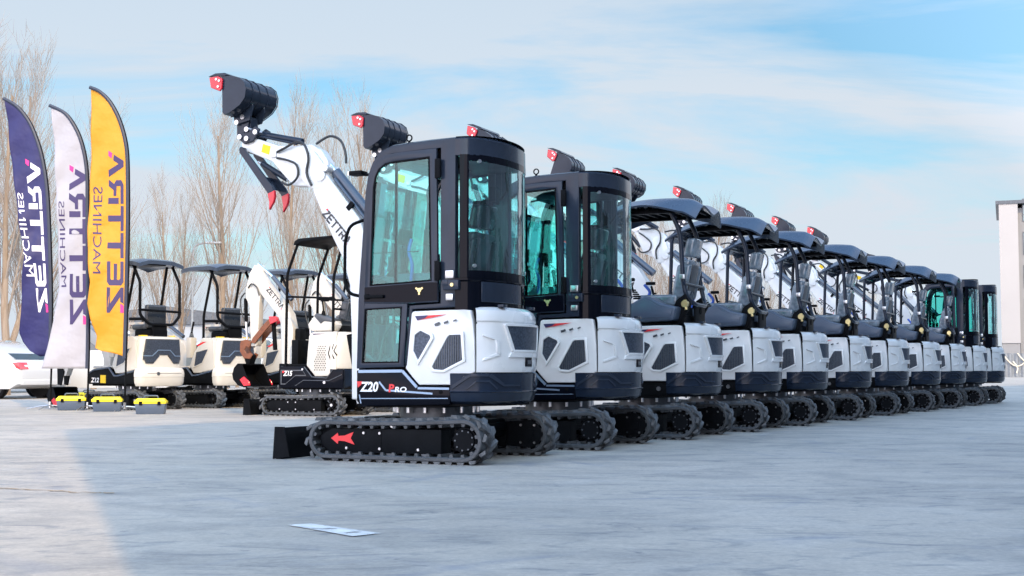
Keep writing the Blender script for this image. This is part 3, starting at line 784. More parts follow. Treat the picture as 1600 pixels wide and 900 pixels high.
def canopy_row(root):
    MB().box(.0, 0, 1.15, .82, .86, .04).build('cab_floor', M_SATIN, root, bevel=.01)
    MB().box(-.25, 0, 1.25, .42, .40, .20).box(-.42, 0, 1.20, .25, .62, .10).build('seat_base', M_SATIN, root, bevel=.02)
    for sy in (1, -1):
        pl = [(.20, 1.24), (.12, 1.33), (-.03, 1.375), (-.16, 1.445), (-.22, 1.43), (-.33, 1.365), (-.50, 1.325), (-.465, 1.19), (-.10, 1.175), (.14, 1.18)]
        c = MB().prism(pl, *sorted((sy * .25, sy * .50))).build('arm_console', M_GREYP, root, bevel=.025, seg=3)
        MB().prism(inset(pl, .035), *sorted((sy * .498, sy * .508))).build('console_panel', M_GREYP, c, bevel=.006)
        b = MB()
        for i in range(5): b.cyl((-.03 + .010 * i, sy * .33, 1.42 + .022 * i), (-.03 + .010 * i, sy * .33, 1.435 + .022 * i), .052 - .007 * i, .046 - .007 * i, 12)
        j = b.build('joystick', M_SATIN, root)
        MB().cyl((.02, sy * .33, 1.50), (.05, sy * .33, 1.60), .014, .012).box(.055, sy * .33, 1.625, .10, .06, .035).build('joystick_grip', M_SATIN, j, bevel=.012)
        MB().tube(crv([(.10, sy * .42, 1.36), (.13, sy * .43, 1.46), (.10, sy * .43, 1.54), (.16, sy * .42, 1.62)]), .017, 8).build('safety_lever', M_BLUE, root)
    seat(root, -.40, 1.36, tall=1.02, name_m=M_PLASTIC)
    # rear loops
    p = MB(); ps = []
    pts = [(-.36, .30, 2.37), (-.485, .30, 2.10), (-.51, .30, 1.60), (-.545, .30, 1.44), (-.60, .20, 1.36), (-.60, -.20, 1.36), (-.545, -.30, 1.44), (-.51, -.30, 1.60), (-.485, -.30, 2.10), (-.36, -.30, 2.37)]
    MB().tube(fillet(pts, .10, 5), .024, 10).build('rear_post', M_SLATE, root)
    MB().cyl((-.530, .335, 1.575), (-.530, -.335, 1.565), .019).build('rear_rail', M_SLATE, root)
    kn = MB()
    for s in (1, -1): kn.box(-.512, s * .33, 1.64, .05, .03, .05)
    kn.build('rail_clamp', M_STEEL, root, bevel=.005)
    br = MB()
    for s in (1, -1): br.prism([(-.48, 1.15), (-.60, 1.36), (-.54, 1.47), (-.44, 1.40), (-.36, 1.15)], s * .30 - .025, s * .30 + .025)
    br.box(-.59, 0, 1.27, .02, .34, .18).build('post_bracket', M_SATIN, root, bevel=.008)
    MB().cyl((-.60, 0, 1.30), (-.606, 0, 1.30), .035, n=20).build('bracket_hole', M_DARK, root)
    b = MB().cyl((-.55, .39, 1.36), (-.55, .33, 1.36), .035).cyl((-.55, .36, 1.40), (-.56, .36, 1.30), .018).build('gas_strut', M_BRASS, root)
    for s in (1, -1):
        MB().tube(fillet([(.30, s * .40, 2.33), (.365, s * .42, 2.22), (.40, s * .43, 1.20)], .06), .022, 10).build('front_post', M_SLATE, root)
    MB().tube([(.36, .42, 2.25), (.36, -.42, 2.25)], .018).build('front_rail', M_SLATE, root)
    MB().tube([(.40, -.43, 1.55), (.42, -.2, 1.58), (.42, .2, 1.58), (.40, .43, 1.55)], .014).build('grab_rail', M_SLATE, root)
    MB().tube([(.33, .10, 1.16), (.33, .10, 1.50)], .012).tube([(.33, -.06, 1.16), (.33, -.06, 1.50)], .012).build('travel_levers', M_SATIN, root)
    # moulded roof
    nx, ny = 28, 24; v = []; vb = []
    def hz(x, y):
        t = (x + .70) / 1.16                      # 0 rear .. 1 front tip
        a = abs(y) / .52
        dome = .115 * (1 - abs(2 * t - .82) ** 2.2 * .70)
        rib = .038 * math.exp(-((a - .60) / .26) ** 2) * (1 - t * .7)
        dip = -.028 * math.exp(-(a / .22) ** 2) * max(0, 1 - t * 1.4)
        edge = -.120 * max(0, (a - .62) / .38) ** 1.35 * (0.74 + .26 * cos(pi * min(1, max(0, t)) * 2.3 - .55)) * (1 - .75 * max(0, (t - .62) / .38))
        rear = -.05 * max(0, (.10 - t) / .10) ** 1.3
        front = -.085 * max(0, (t - .62) / .38) ** 1.6
        return 2.315 + dome + rib + dip + edge + rear + front
    for i in range(nx + 1):
        x = -.70 + 1.16 * i / nx
        for j in range(ny + 1):
            y = -.52 + 1.04 * j / ny
            t = i / nx
            tap = 1 - .22 * max(0, (t - .7) / .3) ** 2 - .10 * max(0, (.12 - t) / .12) ** 2
            xx = x + .05 * (1 - (y / .52) ** 2) * (1 if t > .5 else -1) * abs(2 * t - 1)
            z = hz(x, y); v.append((xx, y * tap, z)); vb.append((xx * .985, y * tap * .97, (z - .016) if abs(y) > .40 else min(z - .018, 2.37)))
    w = ny + 1; o = len(v); fs = []
    for i in range(nx):
        for j in range(ny):
            a = i * w + j; fs += [(a, a + 1, a + w + 1, a + w), (o + a, o + a + w, o + a + w + 1, o + a + 1)]
    per = list(range(w)) + [i * w + ny for i in range(1, nx + 1)] + [nx * w + j for j in range(ny - 1, -1, -1)] + [i * w for i in range(nx - 1, 0, -1)]
    for a, b2 in zip(per, per[1:] + per[:1]): fs.append((a, b2, b2 + o, a + o))
    r = MB().add(v + vb, fs).build('canopy_roof', M_ROOF, root, ang=50)
    un = MB()
    for i in range(9): un.box(-.60 + i * .11, 0, 2.345, .03, .74, .04)
    un.box(-.14, .33, 2.325, .95, .05, .05).box(-.14, -.33, 2.325, .95, .05, .05).build('roof_ribs', M_SATIN, r)

def rot_xz(p, c, a):
    dx, dz = p[0] - c[0], p[1] - c[1]
    return (c[0] + dx * cos(a) - dz * sin(a), c[1] + dx * sin(a) + dz * cos(a))
def front_row(root, ba=0, aa=0, thumb=True):
    """boom, arm, bucket and thumb, folded high; ba, aa turn boom and arm (degrees, lifting forward positive)"""
    foot = (.65, .60); elbow = (1.04, 2.33)
    fb = lambda x, z: rot_xz((x, z), foot, radians(ba))
    def fa(x, z):
        q = rot_xz((x, z), elbow, radians(aa)); return rot_xz(q, foot, radians(ba))
    B = lambda L: [fb(*p) for p in L]; A = lambda L: [fa(*p) for p in L]
    XB = lambda x, y, z: (lambda q: (q[0], y, q[1]))(fb(x, z)); XA = lambda x, y, z: (lambda q: (q[0], y, q[1]))(fa(x, z))
    MB().box(.52, 0, .58, .30, .26, .34).cyl((.62, 0, .42), (.62, 0, .80), .07).build('swing_bracket', M_WHITE, root, bevel=.03)
    low = [(.735, .45), (.742, .99), (.762, 1.38), (.83, 1.60), (.925, 1.77), (1.046, 2.0), (1.125, 2.17), (1.15, 2.30)]
    top = [(1.13, 2.36), (1.06, 2.38), (1.0, 2.31), (.83, 2.11), (.68, 1.93), (.60, 1.76), (.555, 1.45), (.55, .95), (.56, .45)]
    bo = MB().prism(B(low + top), -.085, .085).build('boom', M_WHITE, root, bevel=.016, seg=3)
    wv = Vector((-.67, -.74)); uv = Vector((-.74, .67)); k = .056
    def wm(s):
        def fn(a, b):
            p = Vector((.985, 2.02)) + wv * (a * k) + uv * (b * k * 1.35 - .070); q = fb(p.x, p.y); return (q[0], s * .0895, q[1])
        return fn
    wordmark(wm(1), M_LETTER, M_DECALRED, bo)
    pn = MB()
    for (x, z, r) in ((1.045, 2.30, .045), (1.00, 2.36, .03), (.64, .62, .045)):
        q = fb(x, z); pn.cyl((q[0], -.105, q[1]), (q[0], .105, q[1]), r, n=18)
    pn.build('boom_pins', M_WHITE, bo)
    # arm cylinder on the back of the boom
    c = MB().tube([XB(.955, .0, 2.335), XB(.52, .0, 1.845)], .044, 14).tube([XB(.93, .062, 2.27), XB(.56, .062, 1.84)], .013, 8)
    cy = c.build('boom_cylinder', M_ROOF, root)
    MB().cyl(XB(1.06, 0, 2.45), XB(.95, 0, 2.33), .020).build('cylinder_rod', M_CHROME, cy)
    MB().box(0, 0, 0, .04, .03, .07, ry=-.8).xf(lambda x, y, z: XB(x + .76, y + .08, z + 2.03)).build('hose_clamp', M_SATIN, bo)
    MB().cyl(XB(.72, .0, .60), XB(.80, .0, .98), .035).build('lift_cylinder', M_SATIN, root)
    # arm
    arm = [(1.885, 2.625), (1.865, 2.668), (1.80, 2.690), (1.66, 2.645), (1.50, 2.588), (1.30, 2.570), (1.17, 2.575), (1.07, 2.52), (1.0, 2.42), (.995, 2.30), (1.03, 2.20), (1.10, 2.165), (1.21, 2.225), (1.345, 2.235), (1.45, 2.34), (1.56, 2.455), (1.78, 2.545), (1.86, 2.575)]
    ao = MB().prism(A(arm), -.055, .055).build('arm', M_WHITE, root, bevel=.012, seg=3)
    sp_ = MB()
    for s in (-1, 1): sp_.prism(A([(1.20, 2.24), (1.10, 2.18), (1.03, 2.20), (1.0, 2.30), (1.03, 2.40), (1.13, 2.52), (1.25, 2.50), (1.32, 2.38)]), s * .075 - .012, s * .075 + .012)
    sp_.build('arm_cheek', M_WHITE, ao, bevel=.006)
    MB().prism(A([(1.655, 2.615), (1.575, 2.588), (1.59, 2.515), (1.672, 2.545)]), .0545, .0565).build('warning_sticker', M_YSTK, ao)
    MB().box(0, .058, 0, .05, .02, .05).xf(lambda x, y, z: XA(x + 1.54, y, z + 2.51)).build('arm_fitting', M_STEEL, ao, bevel=.01)
    h = MB()
    h.tube([XA(*p) for p in crv([(1.50, .07, 2.53), (1.40, .085, 2.56), (1.28, .095, 2.60), (1.20, .10, 2.56), (1.16, .105, 2.45), (1.18, .10, 2.33), (1.13, .10, 2.22)])], .011, 8)
    h.tube([XA(*p) for p in crv([(1.50, .07, 2.48), (1.38, .09, 2.45), (1.28, .10, 2.40), (1.27, .10, 2.30), (1.36, .09, 2.24), (1.44, .08, 2.27)])], .010, 8)
    h.tube([XA(*p) for p in crv([(1.20, -.07, 2.60), (1.08, -.09, 2.66), (.98, -.10, 2.62), (.93, -.10, 2.52), (.92, -.10, 2.42)])], .011, 8)
    h.build('hydraulic_hose', M_HOSE, ao)
    ka = MB().tube([XA(1.74, 0, 2.715), XA(1.29, 0, 2.615)], .028, 12).tube([XA(1.70, .04, 2.685), XA(1.32, .04, 2.59)], .010, 8).box(0, 0, 0, .001, .001, .001)
    kc = ka.build('bucket_cylinder', M_SLATE, root)
    MB().cyl(XA(1.74, 0, 2.715), XA(1.80, 0, 2.735), .018).build('cylinder_rod', M_CHROME, kc)
    lk = MB()
    for s in (-.075, .075):
        lk.prism(A([(1.905, 2.68), (1.83, 2.62), (1.74, 2.64), (1.69, 2.70), (1.67, 2.74), (1.72, 2.77), (1.80, 2.72), (1.85, 2.72), (1.90, 2.70)]), s - .009, s + .009)
        lk.prism(A([(1.92, 2.70), (1.89, 2.655), (1.80, 2.78), (1.80, 2.86), (1.86, 2.85), (1.925, 2.81)]), s * .8 - .008, s * .8 + .008)
    lk.prism(A([(1.86, 2.86), (1.79, 2.86), (1.78, 2.77), (1.83, 2.74)]), -.05, .05)
    l = lk.build('bucket_linkage', M_SLATE, root, bevel=.005, seg=1)
    pb = MB()
    for (x, z) in ((1.87, 2.685), (1.80, 2.665), (1.905, 2.812), (1.845, 2.855), (1.80, 2.745), (1.71, 2.715)):
        p = fa(x, z); pb.cyl((p[0], -.10, p[1]), (p[0], .10, p[1]), .022, n=12)
    pb.build('linkage_pins', M_STEEL, l)
    # bucket
    dx = .035
    pl = [(1.928, 3.191), (1.84, 3.190), (1.752, 3.166), (1.70, 3.125), (1.679, 3.06), (1.690, 2.99), (1.735, 2.935), (1.80, 2.897), (1.85, 2.872), (1.905, 2.86), (1.92, 2.885)]
    pl = A([(x + dx, z) for x, z in pl])
    sd_ = MB()
    for s in (-1, 1): sd_.prism(pl, s * .22 - .007, s * .22 + .007)
    inner = []
    wrap = pl[:10]
    cx = sum(p[0] for p in pl) / len(pl); cz = sum(p[1] for p in pl) / len(pl)
    bu = MB()
    v = []
    for y in (-.215, .215):
        for p in wrap: v.append((p[0], y, p[1]))
        for p in wrap: v.append((p[0] + (cx - p[0]) * .07, y, p[1] + (cz - p[1]) * .07))
    n = len(wrap); fs = []
    for i in range(n - 1):
        fs += [(i, i + 1, 2 * n + i + 1, 2 * n + i), (n + i, 3 * n + i, 3 * n + i + 1, n + i + 1)]
    fs += [(0, 2 * n, 3 * n, n), (n - 1, 2 * n - 1, 4 * n - 1, 3 * n - 1)]
    bu.add(v, fs)
    bu.v += []; k0 = MB(); k0.v = bu.v; k0.f = bu.f
    k0.add(sd_.v, sd_.f)
    bk = k0.build('bucket', M_SLATE, root, ang=50)
    rb = MB()
    for y in (-.235, -.10, 0.02, .12): 
        v = []; m_ = n - 1
        for yy in (y - .004, y + .004):
            for p in wrap[1:]: v.append((p[0] + (p[0] - cx) * .045, yy, p[1] + (p[1] - cz) * .045))
        for yy in (y - .004, y + .004):
            for p in wrap[1:]: v.append((p[0], yy, p[1]))
        fs = []
        for i in range(m_ - 1):
            fs += [(i, i + 1, m_ + i + 1, m_ + i), (i, i + 1, 2 * m_ + i + 1, 2 * m_ + i), (m_ + i, m_ + i + 1, 3 * m_ + i + 1, 3 * m_ + i)]
        rb.add(v, fs)
    rb.build('bucket_ribs', M_SLATE, bk)
    ear = MB()
    for s in (-.085, .085): ear.prism(A([(1.79 + dx, 2.90), (1.80 + dx, 2.98), (1.72 + dx, 3.0), (1.70 + dx, 2.93), (1.77, 2.82), (1.93, 2.79), (1.94, 2.86)]), s - .008, s + .008)
    ear.build('bucket_ears', M_SLATE, bk, bevel=.004, seg=1)
    MB().prism(A([(2.105, 3.200), (2.03, 3.222), (1.93, 3.218), (1.90, 3.200), (1.93, 3.190), (2.03, 3.198)]), -.235, .235).build('cutting_edge', M_SLATE, bk, bevel=.003, seg=1)
    for s in (-1, 1):
        rc = MB().prism(A([(2.085, 3.188), (1.99, 3.192), (1.945, 3.165), (1.95, 3.085), (1.97, 3.060), (2.065, 3.098)]), s * .238 - .010, s * .238 + .010)
        cut = rc.build('side_cutter', M_RED, bk, bevel=.005, seg=1)
        bb = MB()
        for (x, z) in ((2.005, 3.165), (1.985, 3.10), (1.975, 3.15)):
            p = fa(x, z); bb.cyl((p[0], s * .245, p[1]), (p[0], s * .256, p[1]), .011, n=8)
        bb.build('cutter_bolts', M_STEEL, cut)
    # thumb
    if thumb:
        for s in (-1, 1):
            t = MB().prism(A([(1.835, 2.595), (1.865, 2.575), (1.860, 2.545), (1.79, 2.46), (1.67, 2.31), (1.575, 2.195), (1.555, 2.165), (1.495, 2.19), (1.52, 2.24), (1.60, 2.33), (1.72, 2.47), (1.80, 2.565)]), s * .10 - .012, s * .10 + .012)
            tj = t.build('thumb', M_SLATE, root, bevel=.004, seg=1)
            MB().prism(A([(1.562, 2.175), (1.492, 2.200), (1.488, 2.15), (1.500, 2.10), (1.545, 2.035), (1.545, 2.10)]), s * .10 - .015, s * .10 + .015).build('thumb_claw', M_RED, tj, bevel=.004, seg=1)
        MB().prism(A([(1.66, 2.34), (1.60, 2.27), (1.57, 2.22), (1.61, 2.225), (1.69, 2.33)]), -.10, .10).cyl(XA(1.845, -.11, 2.575), XA(1.845, .11, 2.575), .02).build('thumb_bridge', M_SLATE, root, bevel=.004, seg=1)
        tc_ = MB().tube([XA(1.70, 0, 2.455), XA(1.44, 0, 2.305)], .026, 12).build('thumb_cylinder', M_SLATE, root)
        MB().cyl(XA(1.74, 0, 2.47), XA(1.44, 0, 2.30), .014).build('cylinder_rod', M_CHROME, tc_)
# ------------------------------------------------------------------ the small excavators at the back
def low_arm_bucket(root, P, brown=False, boomc=M_WHITE, word=None):
    """P: dict of x,z outlines for boom, arm and the placed bucket"""
    bo = MB().prism(P['boom'], -.08, .08).build('boom', boomc, root, bevel=.014)
    if word:
        (x0, z0), wv, uv, k = word
        wv = Vector(wv).normalized(); uv = Vector(uv).normalized()
        wordmark(lambda a, b: (x0 + wv.x * a * k + uv.x * b * k * 1.3, .0835, z0 + wv.y * a * k + uv.y * b * k * 1.3), M_LETTER, M_DECALRED, bo)
    ar = MB().prism(P['arm'], -.06, .06).build('arm', boomc, root, bevel=.012)
    h = MB()
    for pts in P['hoses']: h.tube(crv(pts), .011, 6)
    h.build('hydraulic_hose', M_HOSE, ar)
    c = MB().tube(P['cyl1'], .036, 12).build('boom_cylinder', M_ROOF, root)
    (a, b, c3) = P['rod1']; MB().cyl(a, b, .02).build('cylinder_rod', M_CHROME, c)
    c = MB().tube(P['cyl2'], .030, 12).build('bucket_cylinder', M_SATIN, root)
    MB().cyl(P['rod2'][0], P['rod2'][1], .018).build('cylinder_rod', M_CHROME, c)
    lk = MB()
    for pl in P['links']:
        for s in (-.07, .07): lk.prism(pl, s - .010, s + .010)
    lk.build('bucket_linkage', M_BROWN if brown else M_SATIN, root, bevel=.006, seg=1)
    if P.get('thumb'):
        for s in (-1, 1):
            t = MB().prism(P['thumb'], s * .09 - .012, s * .09 + .012).build('thumb', M_BROWN if brown else M_SATIN, root, bevel=.004, seg=1)
            MB().prism(P['claw'], s * .09 - .016, s * .09 + .016).build('thumb_claw', M_RED, t, bevel=.004, seg=1)
    bx, bz, hw = P['bucket']
    prof = [(-.05, .36), (.03, .37), (.10, .30), (.13, .20), (.11, .12), (.02, .03), (-.10, 0), (-.22, .0)]
    prof = [(bx + a, bz + b) for a, b in prof]
    k0 = MB()
    for s in (-1, 1): k0.prism(prof, s * hw - .008, s * hw + .008)
    n = len(prof); v = []
    cx, cz = bx - .04, bz + .2
    for y in (-hw, hw):
        for p in prof: v.append((p[0], y, p[1]))
        for p in prof: v.append((p[0] + (cx - p[0]) * .08, y, p[1] + (cz - p[1]) * .08))
    fs = []
    for i in range(n - 1): fs += [(i, i + 1, 2 * n + i + 1, 2 * n + i), (n + i, 3 * n + i, 3 * n + i + 1, n + i + 1)]
    # end plates hollow: drop them back to shallow cheeks by keeping only outlines
    k0 = MB()
    for s in (-1, 1): k0.prism(prof, min(s * hw, s * (hw - .012)), max(s * hw, s * (hw - .012)))
    k0.add(v, fs + [(0, 2 * n, 3 * n, n), (n - 1, 2 * n - 1, 4 * n - 1, 3 * n - 1)])
    b = k0.build('bucket', M_SATIN, root, ang=50)
    MB().box(bx - .22, 0, bz + .006, .10, 2 * hw + .03, .014).build('cutting_edge', M_GUN, b)
    for s in (-1, 1): MB().prism([(bx - .10, bz + .02), (bx - .02, bz + .12), (bx - .10, bz + .17), (bx - .20, bz + .09), (bx - .22, bz + .03)], s * (hw + .004) - .013, s * (hw + .004) + .013).build('side_cutter', M_RED, b, bevel=.006, seg=1)

def z15(loc, rz, label, group):
    r = thing('excavator', label, 'excavator', loc, rz, group)
    undercarriage(r, 1, .50, xr=-.55, xf=.56, w=.19, hub='wheel', blade_x=.97, blade_h=.24, rr=.15)
    MB().slab([(.36, .42), (-.55, .42), (-.74, .25), (-.78, 0), (-.74, -.25), (-.55, -.42), (.36, -.42)], .40, .72).build('machine_deck', M_DARK, r)
    sh = Shell([(-.50, .44), (-.62, .41), (-.72, .30), (-.78, .12), (-.79, 0), (-.78, -.12), (-.72, -.30), (-.62, -.41), (-.50, -.44)])
    hd = sh.wall(MB(), [(.71, 0), (.74, .01), (1.1, .005), (1.2, -.015), (1.25, -.05), (1.262, -.10)]).build('engine_hood', M_SUNWHITE, r)
    sh.wall(MB(), [(.41, -.04), (.45, 0), (.70, .01), (.71, -.02)]).build('counterweight', M_CW, r)
    MB().slab([(-.14, .40), (-.6, .40), (-.6, -.40), (-.14, -.40)], .72, 1.22).build('engine_bay', M_DARK, r)
    for sy in (1, -1):
        sp_ = MB().prism([(-.115, 1.20), (-.15, 1.245), (-.24, 1.262), (-.60, 1.262), (-.60, .735), (-.585, .60), (-.23, .59), (-.075, .755), (-.09, .95)], *sorted((sy * .38, sy * .44))).build('side_panel', M_SUNWHITE, r, bevel=.016, seg=3)
        d = MB()
        for i in range(7):
            for j in range(12):
                x = -.22 - .030 * i - (.015 if j % 2 else 0); z = .69 + .032 * j
                lim0 = -.19 - max(0, (z - .80)) * .42; lim1 = -.44 if z < .85 else -.40
                if x < lim0 and x > lim1 - .02: d.box(x, sy * .4405, z, .011, .004, .020)
        d.build('vent_perforation', M_DARK, sp_)
        ch = MB()
        for i in range(3):
            x = -.455 - .048 * i; L = .30 - .07 * i; z1 = 1.10 - .02 * i
            ch.prism([(x - .06, z1), (x - .045, z1 - .01), (x + .0, z1 - L * .55), (x - .055, z1 - L), (x - .07, z1 - L + .01), (x - .018, z1 - L * .55)], *sorted((sy * .440, sy * .4425)))
        ch.build('vent_chevrons', M_DARK, sp_)
        MB().prism([(-.17, 1.235), (-.44, 1.232), (-.20, 1.215)], *sorted((sy * .4405, sy * .4425))).build('stripe_decal', M_NAVY, sp_)
        sk = MB().prism([(.38, .42), (.38, .745), (-.06, .745), (-.20, .60), (-.46, .585), (-.55, .70), (-.74, .70), (-.74, .42)], *sorted((sy * .42, sy * .475))).build('side_skirt', M_BLACK, r, bevel=.012)
        e = MB().ring([(.36, .47), (.36, .69), (-.03, .69), (-.10, .60), (.10, .60), (.28, .47)], [(.345, .485), (.345, .675), (-.035, .675), (-.08, .615), (.09, .615), (.27, .485)], *sorted((sy * .4745, sy * .478)))
        e.tube([(-.06, sy * .475, .735), (-.20, sy * .475, .585), (-.46, sy * .475, .57), (-.56, sy * .475, .69)], .007, 6)
        e.tube([(.10, sy * .475, .45), (-.05, sy * .475, .535), (-.5, sy * .475, .53), (-.72, sy * .475, .62)], .006, 6)
        e.build('skirt_edge_lines', M_GUN, sk)
        MB().cyl((-.42, sy * .474, .505), (-.42, sy * .484, .505), .022).cyl((-.03, sy * .474, .70), (-.03, sy * .484, .70), .016).build('tie_hole', M_STEEL, sk)
        if sy == 1:
            text_mesh('Z15', lambda a, b: (.315 - a * .165, .4785, .60 + b * .075), M_LETW, sk, shear=.2, bold=.03)
            MB().prism([(.335, .675), (.285, .675), (.30, .65), (.325, .64)], .4745, .479).build('lettering_accent', M_DECALRED, sk)
        c = MB().prism([(-.08, 1.30), (-.06, 1.38), (-.17, 1.50), (-.22, 1.53), (-.34, 1.49), (-.53, 1.44), (-.56, 1.36), (-.50, 1.27), (-.14, 1.27)], *sorted((sy * .20, sy * .40))).build('arm_console', M_SUNWHITE, r, bevel=.03)
        MB().prism([(-.18, 1.50), (-.22, 1.54), (-.34, 1.50), (-.53, 1.45), (-.54, 1.40), (-.36, 1.42), (-.30, 1.38)], *sorted((sy * .19, sy * .412))).build('console_pad', M_GUN, c, bevel=.01)
        MB().cyl((-.28, sy * .30, 1.50), (-.28, sy * .30, 1.58), .04, .02, 12).cyl((-.28, sy * .30, 1.58), (-.26, sy * .30, 1.72), .012).box(-.30, sy * .30, 1.74, .12, .05, .04).build('joystick', M_SATIN, r)
        MB().tube(fillet([(.12, sy * .42, 2.58), (.30, sy * .42, 2.14), (.31, sy * .42, .74)], .08), .022, 10).build('front_post', M_SATIN, r)
        MB().tube(fillet([(-.70, sy * .42, 2.60), (-.53, sy * .42, 2.08), (-.53, sy * .42, 1.26)], .08), .022, 10).build('rear_post', M_SATIN, r)
        MB().cyl((.30, sy * .42, 1.80), (-.53, sy * .42, 1.76), .016).build('side_rail', M_SATIN, r)
    MB().cyl((-.53, .42, 1.6), (-.53, -.42, 1.6), .016).build('rear_rail', M_SATIN, r)
    rf = MB().prism([(.17, 2.58), (.15, 2.64), (.08, 2.675), (-.55, 2.70), (-.78, 2.69), (-.78, 2.66), (-.5, 2.665), (.04, 2.625), (.12, 2.575)], -.46, .46)
    rf.build('canopy_roof', M_SATIN, r, bevel=.008)
    MB().box(-.35, 0, 1.30, .38, .38, .12).build('seat_base', M_SATIN, r, bevel=.02)
    seat(r, -.52, 1.36, tall=.85, name_m=M_VINYL)
    MB().box(.12, 0, .76, .5, .82, .04).box(.30, 0, .95, .12, .40, .40).build('foot_well', M_SATIN, r, bevel=.01)
    MB().box(.50, -.02, .62, .34, .22, .34).box(.36, -.04, 1.02, .10, .16, .62).build('swing_bracket', M_SATIN, r, bevel=.02)
    P = dict(boom=[(.42, .60), (.42, 1.32), (.48, 1.56), (.62, 1.74), (.95, 2.10), (1.08, 2.34), (1.17, 2.31), (1.21, 2.10), (1.09, 1.94), (.72, 1.55), (.655, 1.42), (.63, .87), (.62, .60)],
             arm=[(1.10, 2.28), (1.17, 2.345), (1.26, 2.22), (1.33, 1.97), (1.33, 1.82), (1.26, 1.70), (1.225, 1.12), (1.22, 1.06), (1.12, 1.06), (1.09, 1.12), (1.07, 1.75), (1.03, 1.95)],
             hoses=[[(1.28, .07, 1.98), (1.20, .09, 2.04), (1.10, .09, 1.98), (1.05, .09, 1.85)], [(1.34, .07, 1.9), (1.42, .07, 1.8), (1.40, .07, 1.6), (1.34, .07, 1.45)]],
             cyl1=[(.86, 0, 2.15), (.50, 0, 1.78)], rod1=[(1.14, 0, 2.36), (.86, 0, 2.15), 0], cyl2=[(1.375, 0, 1.82), (1.36, 0, 1.45)], rod2=[(1.36, 0, 1.45), (1.33, 0, 1.10)],
             links=[[(1.42, 1.10), (1.40, 1.15), (1.28, 1.17), (1.20, 1.12), (1.24, 1.04), (1.30, 1.06), (1.33, 1.0), (1.28, .94), (1.22, .96), (1.17, .93), (1.22, .86), (1.34, .87), (1.42, .98)]],
             thumb=[(1.20, 1.12), (1.16, 1.19), (.98, 1.38), (.84, 1.50), (.76, 1.50), (.80, 1.42), (.96, 1.27), (1.12, 1.10)], claw=[(.86, 1.52), (.72, 1.52), (.70, 1.45), (.83, 1.40)],
             bucket=(1.27, .42, .29))
    MB().prism([(1.30, .76), (1.24, .78), (1.20, .92), (1.26, .95), (1.34, .88)], -.07, .07).build('bucket_ears', M_SATIN, r, bevel=.006)
    low_arm_bucket(r, P, brown=True, boomc=M_SUNWHITE, word=((.93, 1.935), (-.68, -.73), (-.73, .68), .066))
    MB().cyl((.84, .0, 1.45), (.80, .0, 1.0), .035).build('lift_cylinder', M_SATIN, r)
    return r

